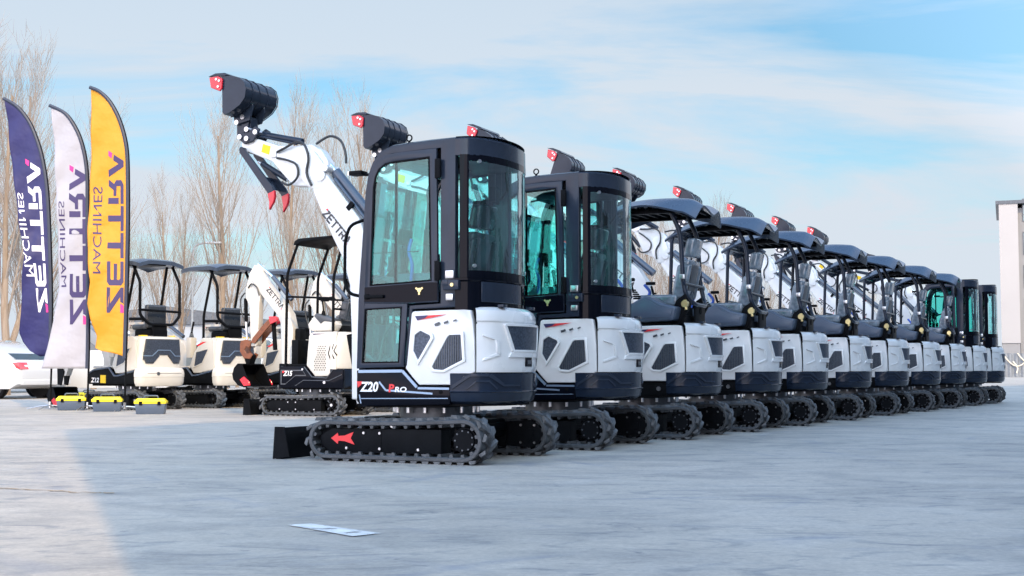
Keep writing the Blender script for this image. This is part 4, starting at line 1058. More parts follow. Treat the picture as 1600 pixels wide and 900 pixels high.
def z12(loc, rz, label, group):
    r = thing('mini_excavator', label, 'excavator', loc, rz, group)
    undercarriage(r, 1, .50, xr=-.60, xf=.66, w=.20, hub='wheel', blade_x=1.12, blade_h=.22, rr=.15)
    MB().slab([(.66, .42), (-.6, .42), (-.66, .3), (-.66, -.3), (-.6, -.42), (.66, -.42)], .41, .70).build('machine_deck', M_DARK, r)
    # rear bumper weight
    PB = [(-.60, .50), (-.70, .485), (-.765, .40), (-.80, .20), (-.805, 0), (-.80, -.20), (-.765, -.40), (-.70, -.485), (-.60, -.50)]
    sb = Shell(PB)
    bw = sb.wall(MB(), [(.405, -.06), (.412, -.03), (.47, 0), (.565, .006), (.57, .012), (.62, .012), (.68, 0), (.725, -.03), (.74, -.09)]).build('counterweight', M_SUNWHITE, r, ang=28)
    T = sb.L[-1]; s_ = MB(); sb.patch(s_, [(T * .2, .628), (T * .8, .628), (T * .8, .634), (T * .2, .634)], .0125, 12, base=.004); s_.build('bumper_seam', M_DARK, bw)
    p = sb.at(T * .37, .015); MB().cyl((p[0] + .02, p[1], .625), (p[0] - .004, p[1], .625), .032, n=20).build('badge_emblem', M_GUN, bw)
    # hood
    PH = [(-.45, .475), (-.60, .465), (-.685, .41), (-.725, .28), (-.74, .1), (-.742, 0), (-.74, -.1), (-.725, -.28), (-.685, -.41), (-.60, -.465), (-.45, -.475)]
    shh = Shell(PH)
    hd = shh.wall(MB(), [(.70, 0), (.90, .0), (1.10, -.012), (1.21, -.03), (1.262, -.06), (1.28, -.12)]).build('engine_hood', M_SUNWHITE, r, ang=30)
    T = shh.L[-1]; m = T / 2
    fr = MB(); gl = MB()
    for q in ([(m - .40, .95), (m + .40, .95), (m + .36, 1.225), (m - .36, 1.225)], [(m - .41, .86), (m - .12, .92), (m - .10, 1.0), (m - .40, 1.0)], [(m + .12, .92), (m + .41, .86), (m + .40, 1.0), (m + .10, 1.0)],
              [(m - .36, .80), (m - .22, .80), (m - .10, .93), (m - .41, .93)], [(m + .22, .80), (m + .36, .80), (m + .41, .93), (m + .10, .93)]):
        shh.patch(fr, q, .014, 8)
        q2 = [(a + (m - a) * .05, b + (1.02 - b) * .10) for a, b in q]; shh.patch(gl, q2, .020, 8)
    f = fr.build('rear_grille_frame', M_GUN, hd); gl.build('rear_grille', M_MESH, f)
    ln = MB()
    shh.patch(ln, [(m - .40, .925), (m - .24, .925), (m - .24, .94), (m - .40, .94)], .026, 3)
    shh.patch(ln, [(m - .24, .925), (m - .13, 1.02), (m - .13, 1.04), (m - .25, .94)], .026, 3)
    shh.patch(ln, [(m - .14, 1.025), (m + .14, 1.025), (m + .14, 1.04), (m - .14, 1.04)], .026, 4)
    shh.patch(ln, [(m + .13, 1.02), (m + .24, .925), (m + .25, .94), (m + .13, 1.04)], .026, 3)
    shh.patch(ln, [(m + .24, .925), (m + .40, .925), (m + .40, .94), (m + .24, .94)], .026, 3)
    ln.build('grille_trim', M_EDGE, f)
    MB().slab([(-.42, .46), (-.62, .44), (-.62, -.44), (-.42, -.46)], .70, 1.27).build('engine_bay', M_SUNWHITE, r, bevel=.02)
    for sy in (1, -1):
        sp_ = MB().prism([(-.50, 1.27), (-.30, 1.272), (-.24, 1.245), (-.02, .93), (.05, .77), (-.05, .63), (-.22, .63), (-.58, .69), (-.62, .75), (-.60, 1.22)], *sorted((sy * .42, sy * .478))).build('side_panel', M_SUNWHITE, r, bevel=.02, seg=3)
        vp = [(-.075, .75), (-.13, 1.01), (-.44, 1.06), (-.29, .82)]
        b = MB().ring(inset(vp, -.02), vp, *sorted((sy * .476, sy * .487))).build('vent_bezel', M_SUNWHITE, sp_, bevel=.005, seg=1)
        MB().prism(vp, *sorted((sy * .47, sy * .481))).build('vent_grille', M_MESH, b)
        MB().prism([(-.13, 1.14), (-.30, 1.20), (-.40, 1.20), (-.18, 1.12)], *sorted((sy * .478, sy * .480))).build('stripe_decal', M_DECALRED, sp_)
        sk = MB().prism([(.68, .44), (.68, .62), (.55, .70), (.12, .745), (-.03, .60), (-.20, .61), (-.60, .69), (-.60, .45)], *sorted((sy * .44, sy * .485))).build('side_skirt', M_SATIN, r, bevel=.012)
        MB().tube([(.66, sy * .485, .64), (.54, sy * .485, .69), (.12, sy * .485, .73), (-.04, sy * .485, .585), (-.20, sy * .485, .595), (-.59, sy * .485, .675)], .018, 8).build('skirt_edge_lines', M_ROOF, sk)
        MB().prism([(.35, .60), (.20, .60), (.20, .46), (.35, .46)], *sorted((sy * .485, sy * .4875))).build('warning_sticker', M_YSTK, sk)
        if sy == 1: text_mesh('Z12', lambda a, b: (.62 - a * .23, .4872, .47 + b * .085), M_LETW, sk, shear=.2, bold=.03)
        MB().tube(fillet([(-.38, sy * .34, 2.52), (-.18, sy * .36, 1.68), (-.18, sy * .36, 1.22)], .06), .024, 10).build('front_post', M_SATIN, r)
        bb = MB()
        for i in range(5): bb.cyl((.22, sy * .30, 1.28 + .022 * i), (.22, sy * .30, 1.295 + .022 * i), .055 - .007 * i, .048 - .007 * i, 12)
        bb.cyl((.22, sy * .30, 1.38), (.19, sy * .28, 1.58), .014, .02).build('joystick', M_SATIN, r)
    MB().box(.22, .30, 1.10, .14, .14, .38).box(.22, -.30, 1.10, .14, .14, .38).box(.35, 0, .74, .62, .84, .05).build('control_column', M_SUNWHITE, r, bevel=.02)
    MB().box(-.06, .0, 1.455, .46, .10, .16).box(-.06, 0, 1.33, .40, .08, .10).build('name_panel', M_SUNWHITE, r, bevel=.012)
    wordmark(lambda a, b: (.13 - a * .062, .053, 1.425 + b * .062), M_LETTER, M_DECALRED, r, name='lettering')
    MB().cyl((.19, 0, 1.60), (-.31, 0, 1.59), .028).build('panel_rail', M_SATIN, r)
    MB().box(-.40, 0, 1.33, .40, .40, .12).build('seat_base', M_SATIN, r, bevel=.02)
    s_ = MB().box(-.48, -.02, 1.62, .10, .42, .42).box(-.30, -.02, 1.44, .40, .42, .10).build('seat', M_VINYL, r, bevel=.04, seg=3)
    MB().tube(fillet([(-.42, .43, 2.52), (-.62, .43, 2.21), (-.63, .43, 1.64), (-.66, .26, 1.48), (-.66, -.26, 1.48), (-.63, -.43, 1.64), (-.62, -.43, 2.21), (-.42, -.43, 2.52)], .06, 4), .026, 10).build('rear_post', M_SATIN, r)
    MB().cyl((-.63, .45, 1.73), (-.63, -.45, 1.71), .022).build('rear_rail', M_SATIN, r)
    MB().box(-.62, 0, 1.36, .05, .30, .20).build('post_bracket', M_SATIN, r, bevel=.01)
    y_ = MB().box(-.56, .30, 1.277, .10, .12, .03).box(-.56, -.30, 1.277, .10, .12, .03); y_.build('yellow_pad', M_YSTK, r, bevel=.006)
    # domed roof with drooping corners
    nx, ny = 14, 14; v = []; vb = []
    for i in range(nx + 1):
        for j in range(ny + 1):
            x = -.66 + .98 * i / nx; y = -.52 + 1.04 * j / ny
            z = 2.625 - .055 * (abs(y) / .52) ** 4 - .045 * (max(0, (x - .0) / .32)) ** 2 - .04 * max(0, (-.45 - x) / .21) ** 2 + (.012 if abs(y) < .30 else 0)
            v.append((x, y * (1 - .06 * (i in (0, nx))), z)); vb.append((x * .99, y * .98 * (1 - .06 * (i in (0, nx))), z - .065))
    w = ny + 1; o = len(v); fs = []
    for i in range(nx):
        for j in range(ny): a = i * w + j; fs += [(a, a + 1, a + w + 1, a + w), (o + a, o + a + w, o + a + w + 1, o + a + 1)]
    per = list(range(w)) + [i * w + ny for i in range(1, nx + 1)] + [nx * w + j for j in range(ny - 1, -1, -1)] + [i * w for i in range(nx - 1, 0, -1)]
    for a, b2 in zip(per, per[1:] + per[:1]): fs.append((a, b2, b2 + o, a + o))
    MB().add(v + vb, fs).build('canopy_roof', M_ROOF, r, ang=50)
    MB().box(-.17, 0, 2.545, .6, .5, .03).build('roof_frame', M_SATIN, r, bevel=.01)
    P = dict(boom=[(.62, .60), (.62, 1.02), (.72, 1.20), (1.30, 1.48), (1.58, 1.56), (1.68, 1.48), (1.62, 1.36), (1.30, 1.24), (.90, 1.04), (.82, .90), (.82, .60)],
             arm=[(1.50, 1.58), (1.62, 1.62), (1.78, 1.52), (1.90, 1.20), (2.10, .70), (2.05, .58), (1.95, .58), (1.76, 1.0), (1.60, 1.30)],
             hoses=[[(1.3, .08, 1.5), (1.5, .09, 1.66), (1.7, .09, 1.6), (1.8, .08, 1.4)]],
             cyl1=[(.80, 0, 1.32), (1.22, 0, 1.54)], rod1=[(1.22, 0, 1.54), (1.54, 0, 1.62), 0], cyl2=[(1.86, 0, 1.42), (2.02, 0, 1.05)], rod2=[(2.02, 0, 1.05), (2.16, 0, .75)],
             links=[[(2.20, .74), (2.10, .80), (1.98, .66), (2.06, .40), (2.18, .42)]], thumb=None, bucket=(2.10, .01, .26))
    low_arm_bucket(r, P, boomc=M_SUNWHITE)
    return r

# ------------------------------------------------------------------ flags, boxes, cars, trees, buildings
def fabric(name, col, var):
    m = mat(name, col, 0.5, var=var, vscale=3, bump=0.9, bscale=2.2)
    m.node_tree.nodes['Bump'].inputs['Distance'].default_value = .06
    nt = m.node_tree; b = nt.nodes['Principled BSDF']
    # thin cloth lets some light through
    tr = nt.nodes.new('ShaderNodeBsdfTranslucent'); tr.inputs[0].default_value = (*col, 1)
    mx = nt.nodes.new('ShaderNodeMixShader'); mx.inputs[0].default_value = 0.25
    o = nt.nodes['Material Output']; nt.links.new(b.outputs[0], mx.inputs[1]); nt.links.new(tr.outputs[0], mx.inputs[2]); nt.links.new(mx.outputs[0], o.inputs[0])
    return m
def flag(name_label, base, poleline, leftline, m, mt, ma, z_top_bottom, word, mach, seed, group='feather flags'):
    """outlines in photo-like metres: (x, z) relative to the pole foot"""
    r = thing('feather_flag', name_label, 'flag', base, 0, group)
    rnd = random.Random(seed)
    def interp(L, z):
        for a, b in zip(L, L[1:]):
            if (a[1] - z) * (b[1] - z) <= 0 and a[1] != b[1]:
                t = (z - a[1]) / (b[1] - a[1]); return a[0] + (b[0] - a[0]) * t
        return L[0][0] if abs(z - L[0][1]) < abs(z - L[-1][1]) else L[-1][0]
    ph = rnd.random() * 6
    def ydisp(x, z, w):
        return .045 * sin(z * 2.1 + x * 3 + ph) * w + .07 * sin(z * .9 + ph * 2) * w + .022 * sin(z * 7.3 - x * 9 + ph) * w + .05 * w * w * sin(z * 4.0 + ph) * max(0, 1.6 - z)
    zt, zb0, zb1 = z_top_bottom           # top, bottom at left edge, bottom at pole
    nz_, nx_ = 90, 20; v = []
    for i in range(nz_ + 1):
        for j in range(nx_ + 1):
            w = j / nx_; zb = zb1 + (zb0 - zb1) * w
            z = zt + (zb - zt) * i / nz_
            xr, xl = interp(poleline, z), interp(leftline, z)
            x = xr + (xl - xr) * w; v.append((x, ydisp(x, z, w), z))
    fs = [(i * (nx_ + 1) + j, i * (nx_ + 1) + j + 1, (i + 1) * (nx_ + 1) + j + 1, (i + 1) * (nx_ + 1) + j) for i in range(nz_) for j in range(nx_)]
    cl = MB().add(v, fs).build('banner', m, r, ang=80)
    sl = cl.modifiers.new('thick', 'SOLIDIFY'); sl.thickness = .003; sl.offset = 0
    P = crv([(x, 0, z) for x, z in poleline], 5)
    MB().tube([(p[0] - .018, p[1], p[2]) for p in P], .030, 8, r2=.034).build('pole_sleeve', M_NAVYC, cl)
    full = crv([(x + .012, 0, z) for x, z in poleline] + [(poleline[-1][0] * .3 + .010, 0, .9), (0, 0, .06)], 4)
    MB().tube(full, .011, 8, r2=.018).build('pole', M_SATIN, r)
    sb = MB()
    for a in (15, 100, 170, 265):
        a = radians(a); sb.tube(crv([(.0, 0, .075), (.18 * cos(a), .18 * sin(a), .060), (.44 * cos(a), .44 * sin(a), .012)]), .011, 6, r2=.008)
    sb.cyl((0, 0, .03), (0, 0, .14), .022).build('cross_base', M_STEEL, r)
    def surf(x, z):
        xr, xl = interp(poleline, z), interp(leftline, z); w = max(0, min(1, (xr - x) / max(.05, xr - xl)))
        return (x, ydisp(x, z, w) - .006, z)
    (z0, z1, xa0, xb0, xa1, xb1) = word    # z at word start (Z) and end (A); x of letter bases / tops at both
    n = 6.4
    def fn(a, b):
        t = a / n; z = z0 + (z1 - z0) * t; xb = xa0 + (xa1 - xa0) * t; xt = xb0 + (xb1 - xb0) * t
        return surf(xb + (xt - xb) * b, z)
    wordmark(fn, mt, ma, cl, k=6)
    (z0, z1, xa0, xb0, xa1, xb1) = mach
    def fm(a, b):
        z = z0 + (z1 - z0) * a; xb = xa0 + (xa1 - xa0) * a; xt = xb0 + (xb1 - xb0) * a
        return surf(xb + (xt - xb) * b, z)
    text_mesh('MACHINES', fm, mt, cl)
    return r

def toolbox(loc, rz, label):
    r = thing('toolbox', label, 'toolbox', loc, rz, 'toolboxes under the flags')
    b = MB(); v = []
    for z, k in ((0, .90), (.17, 1.0)):
        v += [(-.235 * k, -.12 * k, z), (.235 * k, -.12 * k, z), (.235 * k, .12 * k, z), (-.235 * k, .12 * k, z)]
    b.add(v, [(3, 2, 1, 0), (4, 5, 6, 7), (0, 1, 5, 4), (1, 2, 6, 5), (2, 3, 7, 6), (3, 0, 4, 7)]).build('case', M_GREYP, r, bevel=.012)
    l = MB().box(0, 0, .185, .49, .26, .045); v = []
    for z, k in ((.205, 1.0), (.245, .86)):
        v += [(-.235 * k, -.12 * k, z), (.235 * k, -.12 * k, z), (.235 * k, .12 * k, z), (-.235 * k, .12 * k, z)]
    l.add(v, [(3, 2, 1, 0), (4, 5, 6, 7), (0, 1, 5, 4), (1, 2, 6, 5), (2, 3, 7, 6), (3, 0, 4, 7)])
    lo = l.build('lid', M_YEL, r, bevel=.010)
    MB().tube(fillet([(-.11, 0, .235), (-.10, 0, .285), (.10, 0, .285), (.11, 0, .235)], .03), .012, 8).build('handle', M_GREYP, lo)
    MB().box(-.14, -.135, .17, .05, .012, .06).box(.14, -.135, .17, .05, .012, .06).build('clasp', M_SATIN, r, bevel=.004)

def car(loc, rz, label, paint, suv=False, back=2.2):
    r = thing('parked_car', label, 'car', loc, rz, 'cars parked behind the flags')
    H = .18 if suv else 0
    low = [(-back, .36), (-back - .03, .55), (-back + .02, .80 + H * .6), (-back + .18, .93 + H), (-1.2, .95 + H), (.9, .95 + H), (1.6, .88 + H), (2.15, .74 + H * .5), (2.28, .55), (2.25, .32), (1.7, .22), (-1.9, .24)]
    b = MB(); ys = [(-.88, .55), (-.86, .86), (-.80, .97), (-.6, 1), (.6, 1), (.80, .97), (.86, .86), (.88, .55)]
    v = []; n = len(low); zm_ = .55
    secs = [(-.90, 0.0), (-.885, .6), (-.84, .9), (-.70, 1), (.70, 1), (.84, .9), (.885, .6), (.90, 0)]
    for y, k in secs:
        kk = .90 + .10 * k
        for x, z in low: v.append((x * (.93 + .07 * k) if abs(x) > 1.9 else x, y, zm_ + (z - zm_) * (kk if z > zm_ else 1)))
    fs = [list(range(n)), list(range(7 * n, 8 * n))[::-1]]
    for s in range(7):
        for i in range(n): j = (i + 1) % n; fs.append((s * n + i, s * n + j, (s + 1) * n + j, (s + 1) * n + i))
    b.add(v, fs).build('body', paint, r, bevel=.03, ang=30)
    if suv: gh = [(-2.05, 1.10), (-1.95, 1.45), (-1.75, 1.66), (-.6, 1.72), (.3, 1.66), (1.15, 1.10)]
    else: gh = [(-1.85, .90), (-1.15, 1.30), (-.6, 1.42), (.1, 1.42), (.55, 1.33), (1.35, .90)]
    g = MB(); v = []; m = len(gh)
    for y, k in ((-.80, 0), (-.74, .45), (-.62, 1), (.62, 1), (.74, .45), (.80, 0)):
        for x, z in gh:
            v.append((x, y if z < gh[0][1] + .1 else y * (.98 - .05 * (k < 1)), gh[0][1] + (z - gh[0][1]) * (.94 + .06 * k)))
    fs = [list(range(m)), list(range(5 * m, 6 * m))[::-1]]
    for s in range(5):
        for i in range(m): j = (i + 1) % m; fs.append((s * m + i, s * m + j, (s + 1) * m + j, (s + 1) * m + i))
    go = g.add(v, fs).build('roof', paint, r, bevel=.025, ang=30)
    win = inset(gh, .085)
    wb = MB()
    for sy in (1, -1):
        wb.prism(win, *sorted((sy * .70, sy * .790)))
    wo = wb.build('side_windows', M_CARGL, go)
    MB().box(-.30, .792, sum(p[1] for p in gh) / m - .02, .07, .012, .34).box(-.30, -.792, sum(p[1] for p in gh) / m - .02, .07, .012, .34).build('door_pillar', M_SATIN, go)
    a, c = gh[0], gh[1 if not suv else 2]
    MB().add([(a[0] - .012 + .06, -.6, a[1] + .05), (a[0] - .012 + .06, .6, a[1] + .05), (c[0] - .02, .52, c[1] - .04), (c[0] - .02, -.52, c[1] - .04)], [(0, 1, 2, 3)]).build('rear_window', M_CARGL, go)
    for x in (-1.38, 1.38):
        for sy in (1, -1):
            w = MB().cyl((x, sy * .66, .32), (x, sy * .895, .32), .32, n=28).build('wheel', M_TYRE, r, bevel=.03)
            rm = MB().cyl((x, sy * .86, .32), (x, sy * .900, .32), .21, .20, n=24)
            for k in range(5): rm.box(x + .11 * cos(k * 2 * pi / 5), sy * .902, .32 + .11 * sin(k * 2 * pi / 5), .2, .012, .045, ry=-k * 2 * pi / 5)
            rm.build('rim', M_GUN, w)
    ar = MB()
    for x in (-1.38, 1.38):
        for sy in (1, -1): ar.cyl((x, sy * .80, .33), (x, sy * .892, .33), .375, n=28)
    ar.build('wheel_arch', M_DARK, r)
    for sy in (1, -1):
        z = .80 + H * .5
        MB().prism([(-back - .01, z - .10), (-back + .28, z - .04), (-back + .34, z + .06), (-back + .05, z + .07)], *sorted((sy * .60, sy * .895))).build('tail_light', M_LIGHTGL, r, bevel=.02)
        MB().prism([(2.02, .62), (2.20, .60), (2.12, .74), (1.85, .80)], *sorted((sy * .62, sy * .89))).build('headlight', M_STEEL, r, bevel=.02)
    MB().box(-back + .05, 0, .40, .16, 1.66, .14).build('rear_bumper', paint, r, bevel=.03)
    MB().cyl((-1.45, .884, .80 + H), (-1.45, .897, .80 + H), .075, n=20).build('fuel_cap', M_GUN, r)
    MB().box(-.4, .893, .66, .16, .02, .03).box(.6, .893, .66, .16, .02, .03).build('door_handle', M_GUN, r, bevel=.006)
    return r

M_BARK = mat('tree_bark', (0.28, 0.22, 0.17), 0.85, var=0.45, vscale=3, col2=(0.22, 0.16, 0.11), stretch=(3, 3, .6))
M_TWIG = mat('tree_twigs', (0.30, 0.25, 0.21), 0.85, var=0.3, vscale=.5)
def tree_meshes(seed, height, fork=False):
    rnd = random.Random(seed)
    tk, br = MB(), MB()
    def grow(p, d, L, r, lev):
        pts = [p]; q = Vector(p); dd = Vector(d).normalized(); n = (7, 6, 4, 3)[lev]
        for i in range(n):
            dd = (dd + Vector((rnd.gauss(0, .07), rnd.gauss(0, .07), .05 + .05 * lev))).normalized()
            q = q + dd * (L / n); pts.append(tuple(q))
        (tk if lev == 0 else br).tube(pts, r, (9, 5, 3, 3)[lev], r2=max(.0022, r * .2), cap=False)
        if lev == 3: return
        cnt = (24, 9, 5)[lev]
        for k in range(cnt):
            t = (.14 + .84 * (k + rnd.random()) / cnt) if lev == 0 else (.15 + .85 * (k + rnd.random()) / cnt)
            idx = min(n - 1, int(t * n)); a, b = Vector(pts[idx]), Vector(pts[idx + 1]); s = a.lerp(b, t * n - idx)
            az = rnd.uniform(0, 2 * pi); tilt = rnd.uniform(.26, .50) if lev == 0 else rnd.uniform(.25, .6)
            ax = (b - a).normalized(); side = Vector((cos(az), sin(az), 0)); side = (side - ax * side.dot(ax)).normalized()
            nd = ax * cos(tilt) + side * sin(tilt)
            rr = r * (1 - .78 * t)
            grow(tuple(s), nd, L * ((.50 * (1.15 - t * .75)), .50 * (1.2 - t * .6), .5)[lev] * rnd.uniform(.75, 1.2), max(.0045, rr * (.36, .42, .5)[lev]), lev + 1)
    grow((0, 0, -.1), (rnd.gauss(0, .03), rnd.gauss(0, .03), 1), height, .15, 0)
    if fork: 
        grow((0, 0, height * .13), (.55, 0, 1), height * .6, .11, 0)
    a = tk.build('trunk', M_BARK); b = br.build('branches', M_TWIG, flat=True)
    return a, b
M_NAVYC = mat('sleeve_navy', (0.02, 0.03, 0.06), 0.5)
# ------------------------------------------------------------------ ground
def ground_mat():
    m = bpy.data.materials.new('yard_concrete'); m.use_nodes = True; nt = m.node_tree; L = nt.links; b = nt.nodes['Principled BSDF']
    def nd(t): return nt.nodes.new(t)
    t = nd('ShaderNodeTexCoord')
    def noise(scale, det, rot, stretch, dist=0.0, rough=.55):
        mp = nd('ShaderNodeMapping'); mp.inputs['Rotation'].default_value = (0, 0, rot); mp.inputs['Scale'].default_value = stretch
        L.new(t.outputs['Object'], mp.inputs[0]); n = nd('ShaderNodeTexNoise'); L.new(mp.outputs[0], n.inputs[0])
        n.inputs['Scale'].default_value = scale; n.inputs['Detail'].default_value = det; n.inputs['Distortion'].default_value = dist; n.inputs['Roughness'].default_value = rough
        return n.outputs[0]
    def ramp(src, p0, p1, c0, c1):
        r = nd('ShaderNodeValToRGB'); L.new(src, r.inputs[0]); e = r.color_ramp.elements
        e[0].position = p0; e[1].position = p1; e[0].color = (*c0, 1); e[1].color = (*c1, 1); return r.outputs[0]
    def mix(kind, fac, a, c):
        x = nd('ShaderNodeMixRGB'); x.blend_type = kind
        if isinstance(fac, float): x.inputs[0].default_value = fac
        else: L.new(fac, x.inputs[0])
        L.new(a, x.inputs[1]); L.new(c, x.inputs[2]); return x.outputs[0]
    base = ramp(noise(.35, 8, .3, (1, .5, 1), .6), .33, .66, (.41, .37, .315), (.53, .475, .405))
    st = ramp(noise(.75, 9, .15, (.75, 1.25, 1), 2.2), .46, .70, (1, 1, 1), (.64, .67, .72))       # scuffed tyre sweeps
    c = mix('MULTIPLY', .95, base, st)
    st2 = ramp(noise(1.9, 7, -.35, (.7, 1.4, 1), 3.0), .54, .68, (1, 1, 1), (.58, .63, .71))
    c = mix('MULTIPLY', .85, c, st2)
    # broad pale laitance patches
    pl = ramp(noise(1.0, 8, .6, (.8, 1.2, 1), 2.4), .50, .70, (0, 0, 0), (1, 1, 1))
    w = nd('ShaderNodeRGB'); w.outputs[0].default_value = (.60, .56, .50, 1); fx = nd('ShaderNodeMath'); fx.operation = 'MULTIPLY'; fx.inputs[1].default_value = .28; L.new(pl, fx.inputs[0])
    c = mix('MIX', fx.outputs[0], c, w.outputs[0])
    # fine grain
    gr = ramp(noise(34, 7, 0, (1, 1, 1), 0, .75), .30, .70, (.74, .75, .77), (1.12, 1.12, 1.11)); c = mix('MULTIPLY', 1.0, c, gr)
    # arcs left by turning tracks
    for (cx, cy, sc, k) in ((1.9, 2.6, 2.4, .30), (-3.4, 9.6, 2.0, .22), (6.5, 12.5, 1.7, .25)):
        mp = nd('ShaderNodeMapping'); mp.inputs['Location'].default_value = (-cx, -cy, 0); L.new(t.outputs['Object'], mp.inputs[0])
        ln = nd('ShaderNodeVectorMath'); ln.operation = 'LENGTH'; L.new(mp.outputs[0], ln.inputs[0])
        ml = nd('ShaderNodeMath'); ml.operation = 'MULTIPLY'; ml.inputs[1].default_value = sc; L.new(ln.outputs['Value'], ml.inputs[0])
        n1 = nd('ShaderNodeTexNoise'); n1.noise_dimensions = '1D'; n1.inputs['Scale'].default_value = 2.2; n1.inputs['Detail'].default_value = 4; L.new(ml.outputs[0], n1.inputs['W'])
        a1 = ramp(n1.outputs[0], .58, .70, (0, 0, 0), (1, 1, 1)); a2 = ramp(noise(.8, 5, 0, (1, 1, 1)), .50, .64, (0, 0, 0), (1, 1, 1))
        f = nd('ShaderNodeMath'); f.operation = 'MULTIPLY'; L.new(a1, f.inputs[0]); L.new(a2, f.inputs[1])
        f2 = nd('ShaderNodeMath'); f2.operation = 'MULTIPLY'; f2.inputs[1].default_value = k * 1.6; L.new(f.outputs[0], f2.inputs[0])
        dk = nd('ShaderNodeRGB'); dk.outputs[0].default_value = (.20, .22, .27, 1); c = mix('MIX', f2.outputs[0], c, dk.outputs[0])
    mid = ramp(noise(9, 7, .2, (1, 1, 1), .6, .7), .32, .68, (.89, .895, .905), (1.05, 1.05, 1.05)); c = mix('MULTIPLY', 1.0, c, mid)
    # small dark scuffs and crumbs
    sc_ = ramp(noise(3.2, 9, .5, (.7, 1.3, 1), 1.8, .66), .60, .70, (1, 1, 1), (.36, .42, .52)); c = mix('MULTIPLY', .85, c, sc_)
    L.new(c, b.inputs['Base Color'])
    rr = nd('ShaderNodeMapRange'); L.new(noise(1.1, 6, .2, (.5, 1.2, 1), 1), rr.inputs[0]); rr.inputs[3].default_value = .42; rr.inputs[4].default_value = .75
    L.new(rr.outputs[0], b.inputs['Roughness'])
    bp = nd('ShaderNodeBump'); bp.inputs['Strength'].default_value = .25; bp.inputs['Distance'].default_value = .008
    L.new(noise(25, 6, 0, (1, 1, 1)), bp.inputs['Height']); L.new(bp.outputs[0], b.inputs['Normal'])
    return m
M_GROUND = ground_mat()
g = MB().add([(-1500, -300, 0), (1500, -300, 0), (1500, 2600, 0), (-1500, 2600, 0)], [(0, 1, 2, 3)]).build('ground', M_GROUND); struct(g)
mk = mat('worn_white_paint', (0.78, 0.78, 0.76), 0.6, var=.35, vscale=9, col2=(.52, .52, .52))
b_ = mk.node_tree.nodes['Principled BSDF']; n_ = mk.node_tree.nodes.new('ShaderNodeTexNoise'); n_.inputs['Scale'].default_value = 6; n_.inputs['Detail'].default_value = 7
r_ = mk.node_tree.nodes.new('ShaderNodeValToRGB'); r_.color_ramp.elements[0].position = .30; r_.color_ramp.elements[1].position = .46
mk.node_tree.links.new(n_.outputs[0], r_.inputs[0]); mk.node_tree.links.new(r_.outputs[0], b_.inputs['Alpha'])
o = MB().add([(-1.00, 5.88, .004), (-.90, 5.93, .004), (-.55, 5.58, .004), (-.66, 5.48, .004)], [(0, 1, 2, 3)]).build('road_marking', mk); struct(o)
M_CRACK = mat('crack_filler', (0.40, 0.27, 0.15), 0.9)
rnd = random.Random(3)
def crack(pts, w):
    q = [pts[0]]
    for a, b in zip(pts, pts[1:]):
        for k in range(1, 10): t = k / 9; q.append((a[0] + (b[0] - a[0]) * t + rnd.gauss(0, .012), a[1] + (b[1] - a[1]) * t + rnd.gauss(0, .02)))
    v = []
    for x, y in q: ww = w * rnd.uniform(.3, 1); v += [(x, y - ww, .004), (x, y + ww, .004)]
    m = MB().add(v, [(2 * i, 2 * i + 2, 2 * i + 3, 2 * i + 1) for i in range(len(q) - 1)]); struct(m.build('crack', M_CRACK))
crack([(-3.2, 7.75), (-2.75, 7.62), (-2.35, 7.42), (-2.25, 7.45)], .016)
crack([(-2.9, 6.75), (-2.6, 6.72)], .012)
crack([(-9, 16.5), (-6.5, 16.2), (-5.3, 16.6)], .012)

# ------------------------------------------------------------------ buildings
def facade(r, name, wallm, x0, x1, z1, depth, nx, nz_, ww, wh, z0=1.2, sz=3.3, glassm=None):
    MB().box((x0 + x1) / 2, depth / 2, z1 / 2, x1 - x0, depth, z1).build('wall', wallm, r)
    for i in range(nx):
        for k in range(nz_):
            x = x0 + (x1 - x0) * (i + .5) / nx; z = z0 + sz * k + wh / 2
            o_ = [(x - ww / 2, z - wh / 2), (x + ww / 2, z - wh / 2), (x + ww / 2, z + wh / 2), (x - ww / 2, z + wh / 2)]
            f = MB().ring(o_, inset(o_, .07), -.06, .02).box(x, -.03, z - wh * .2, ww - .12, .05, .06).box(x, -.03, z, .05, .05, wh - .1).build('window', M_GUN, r)
            MB().box(x, -.012, z, ww - .1, .02, wh - .1).build('pane', glassm or M_PANE, f)
M_PANE = mat('window_pane', (0.03, 0.10, 0.13), 0.06, spec=1.0, coat=1)
M_WALLW = mat('painted_render', (0.30, 0.33, 0.38), 0.8, var=.08, vscale=.4)
M_WALLG = mat('grey_render', (0.25, 0.25, 0.26), 0.85, var=.1, vscale=.3)
e = Vector((.538, .843)); d = Vector((SHX, SHY)).normalized(); Lsh = 22.8
P0 = Vector((-5.18, 15.23)) - d * Lsh; HB = Lsh * math.tan(SUN_EL)
b = thing('factory_building', 'long grey factory building behind the photographer that shades the yard', 'building', (P0.x, P0.y, 0), 0)
# local x along e; the front looks towards the row
b.rotation_euler = (0, 0, atan2(e.y, e.x))
sx = MB().box(50, -8, HB / 2, 100, 16, HB).build('wall', M_WALLW, b)
for i in range(16):
    for k in range(3):
        x = 3 + i * 6.1; z = 2.6 + 3.9 * k
        f = MB().box(x, .03, z, 3.6, .06, 2.0).build('window', M_GUN, b)
        MB().box(x - .87, .07, z, 1.6, .03, 1.8).box(x + .87, .07, z, 1.6, .03, 1.8).build('pane', M_PANE, f)

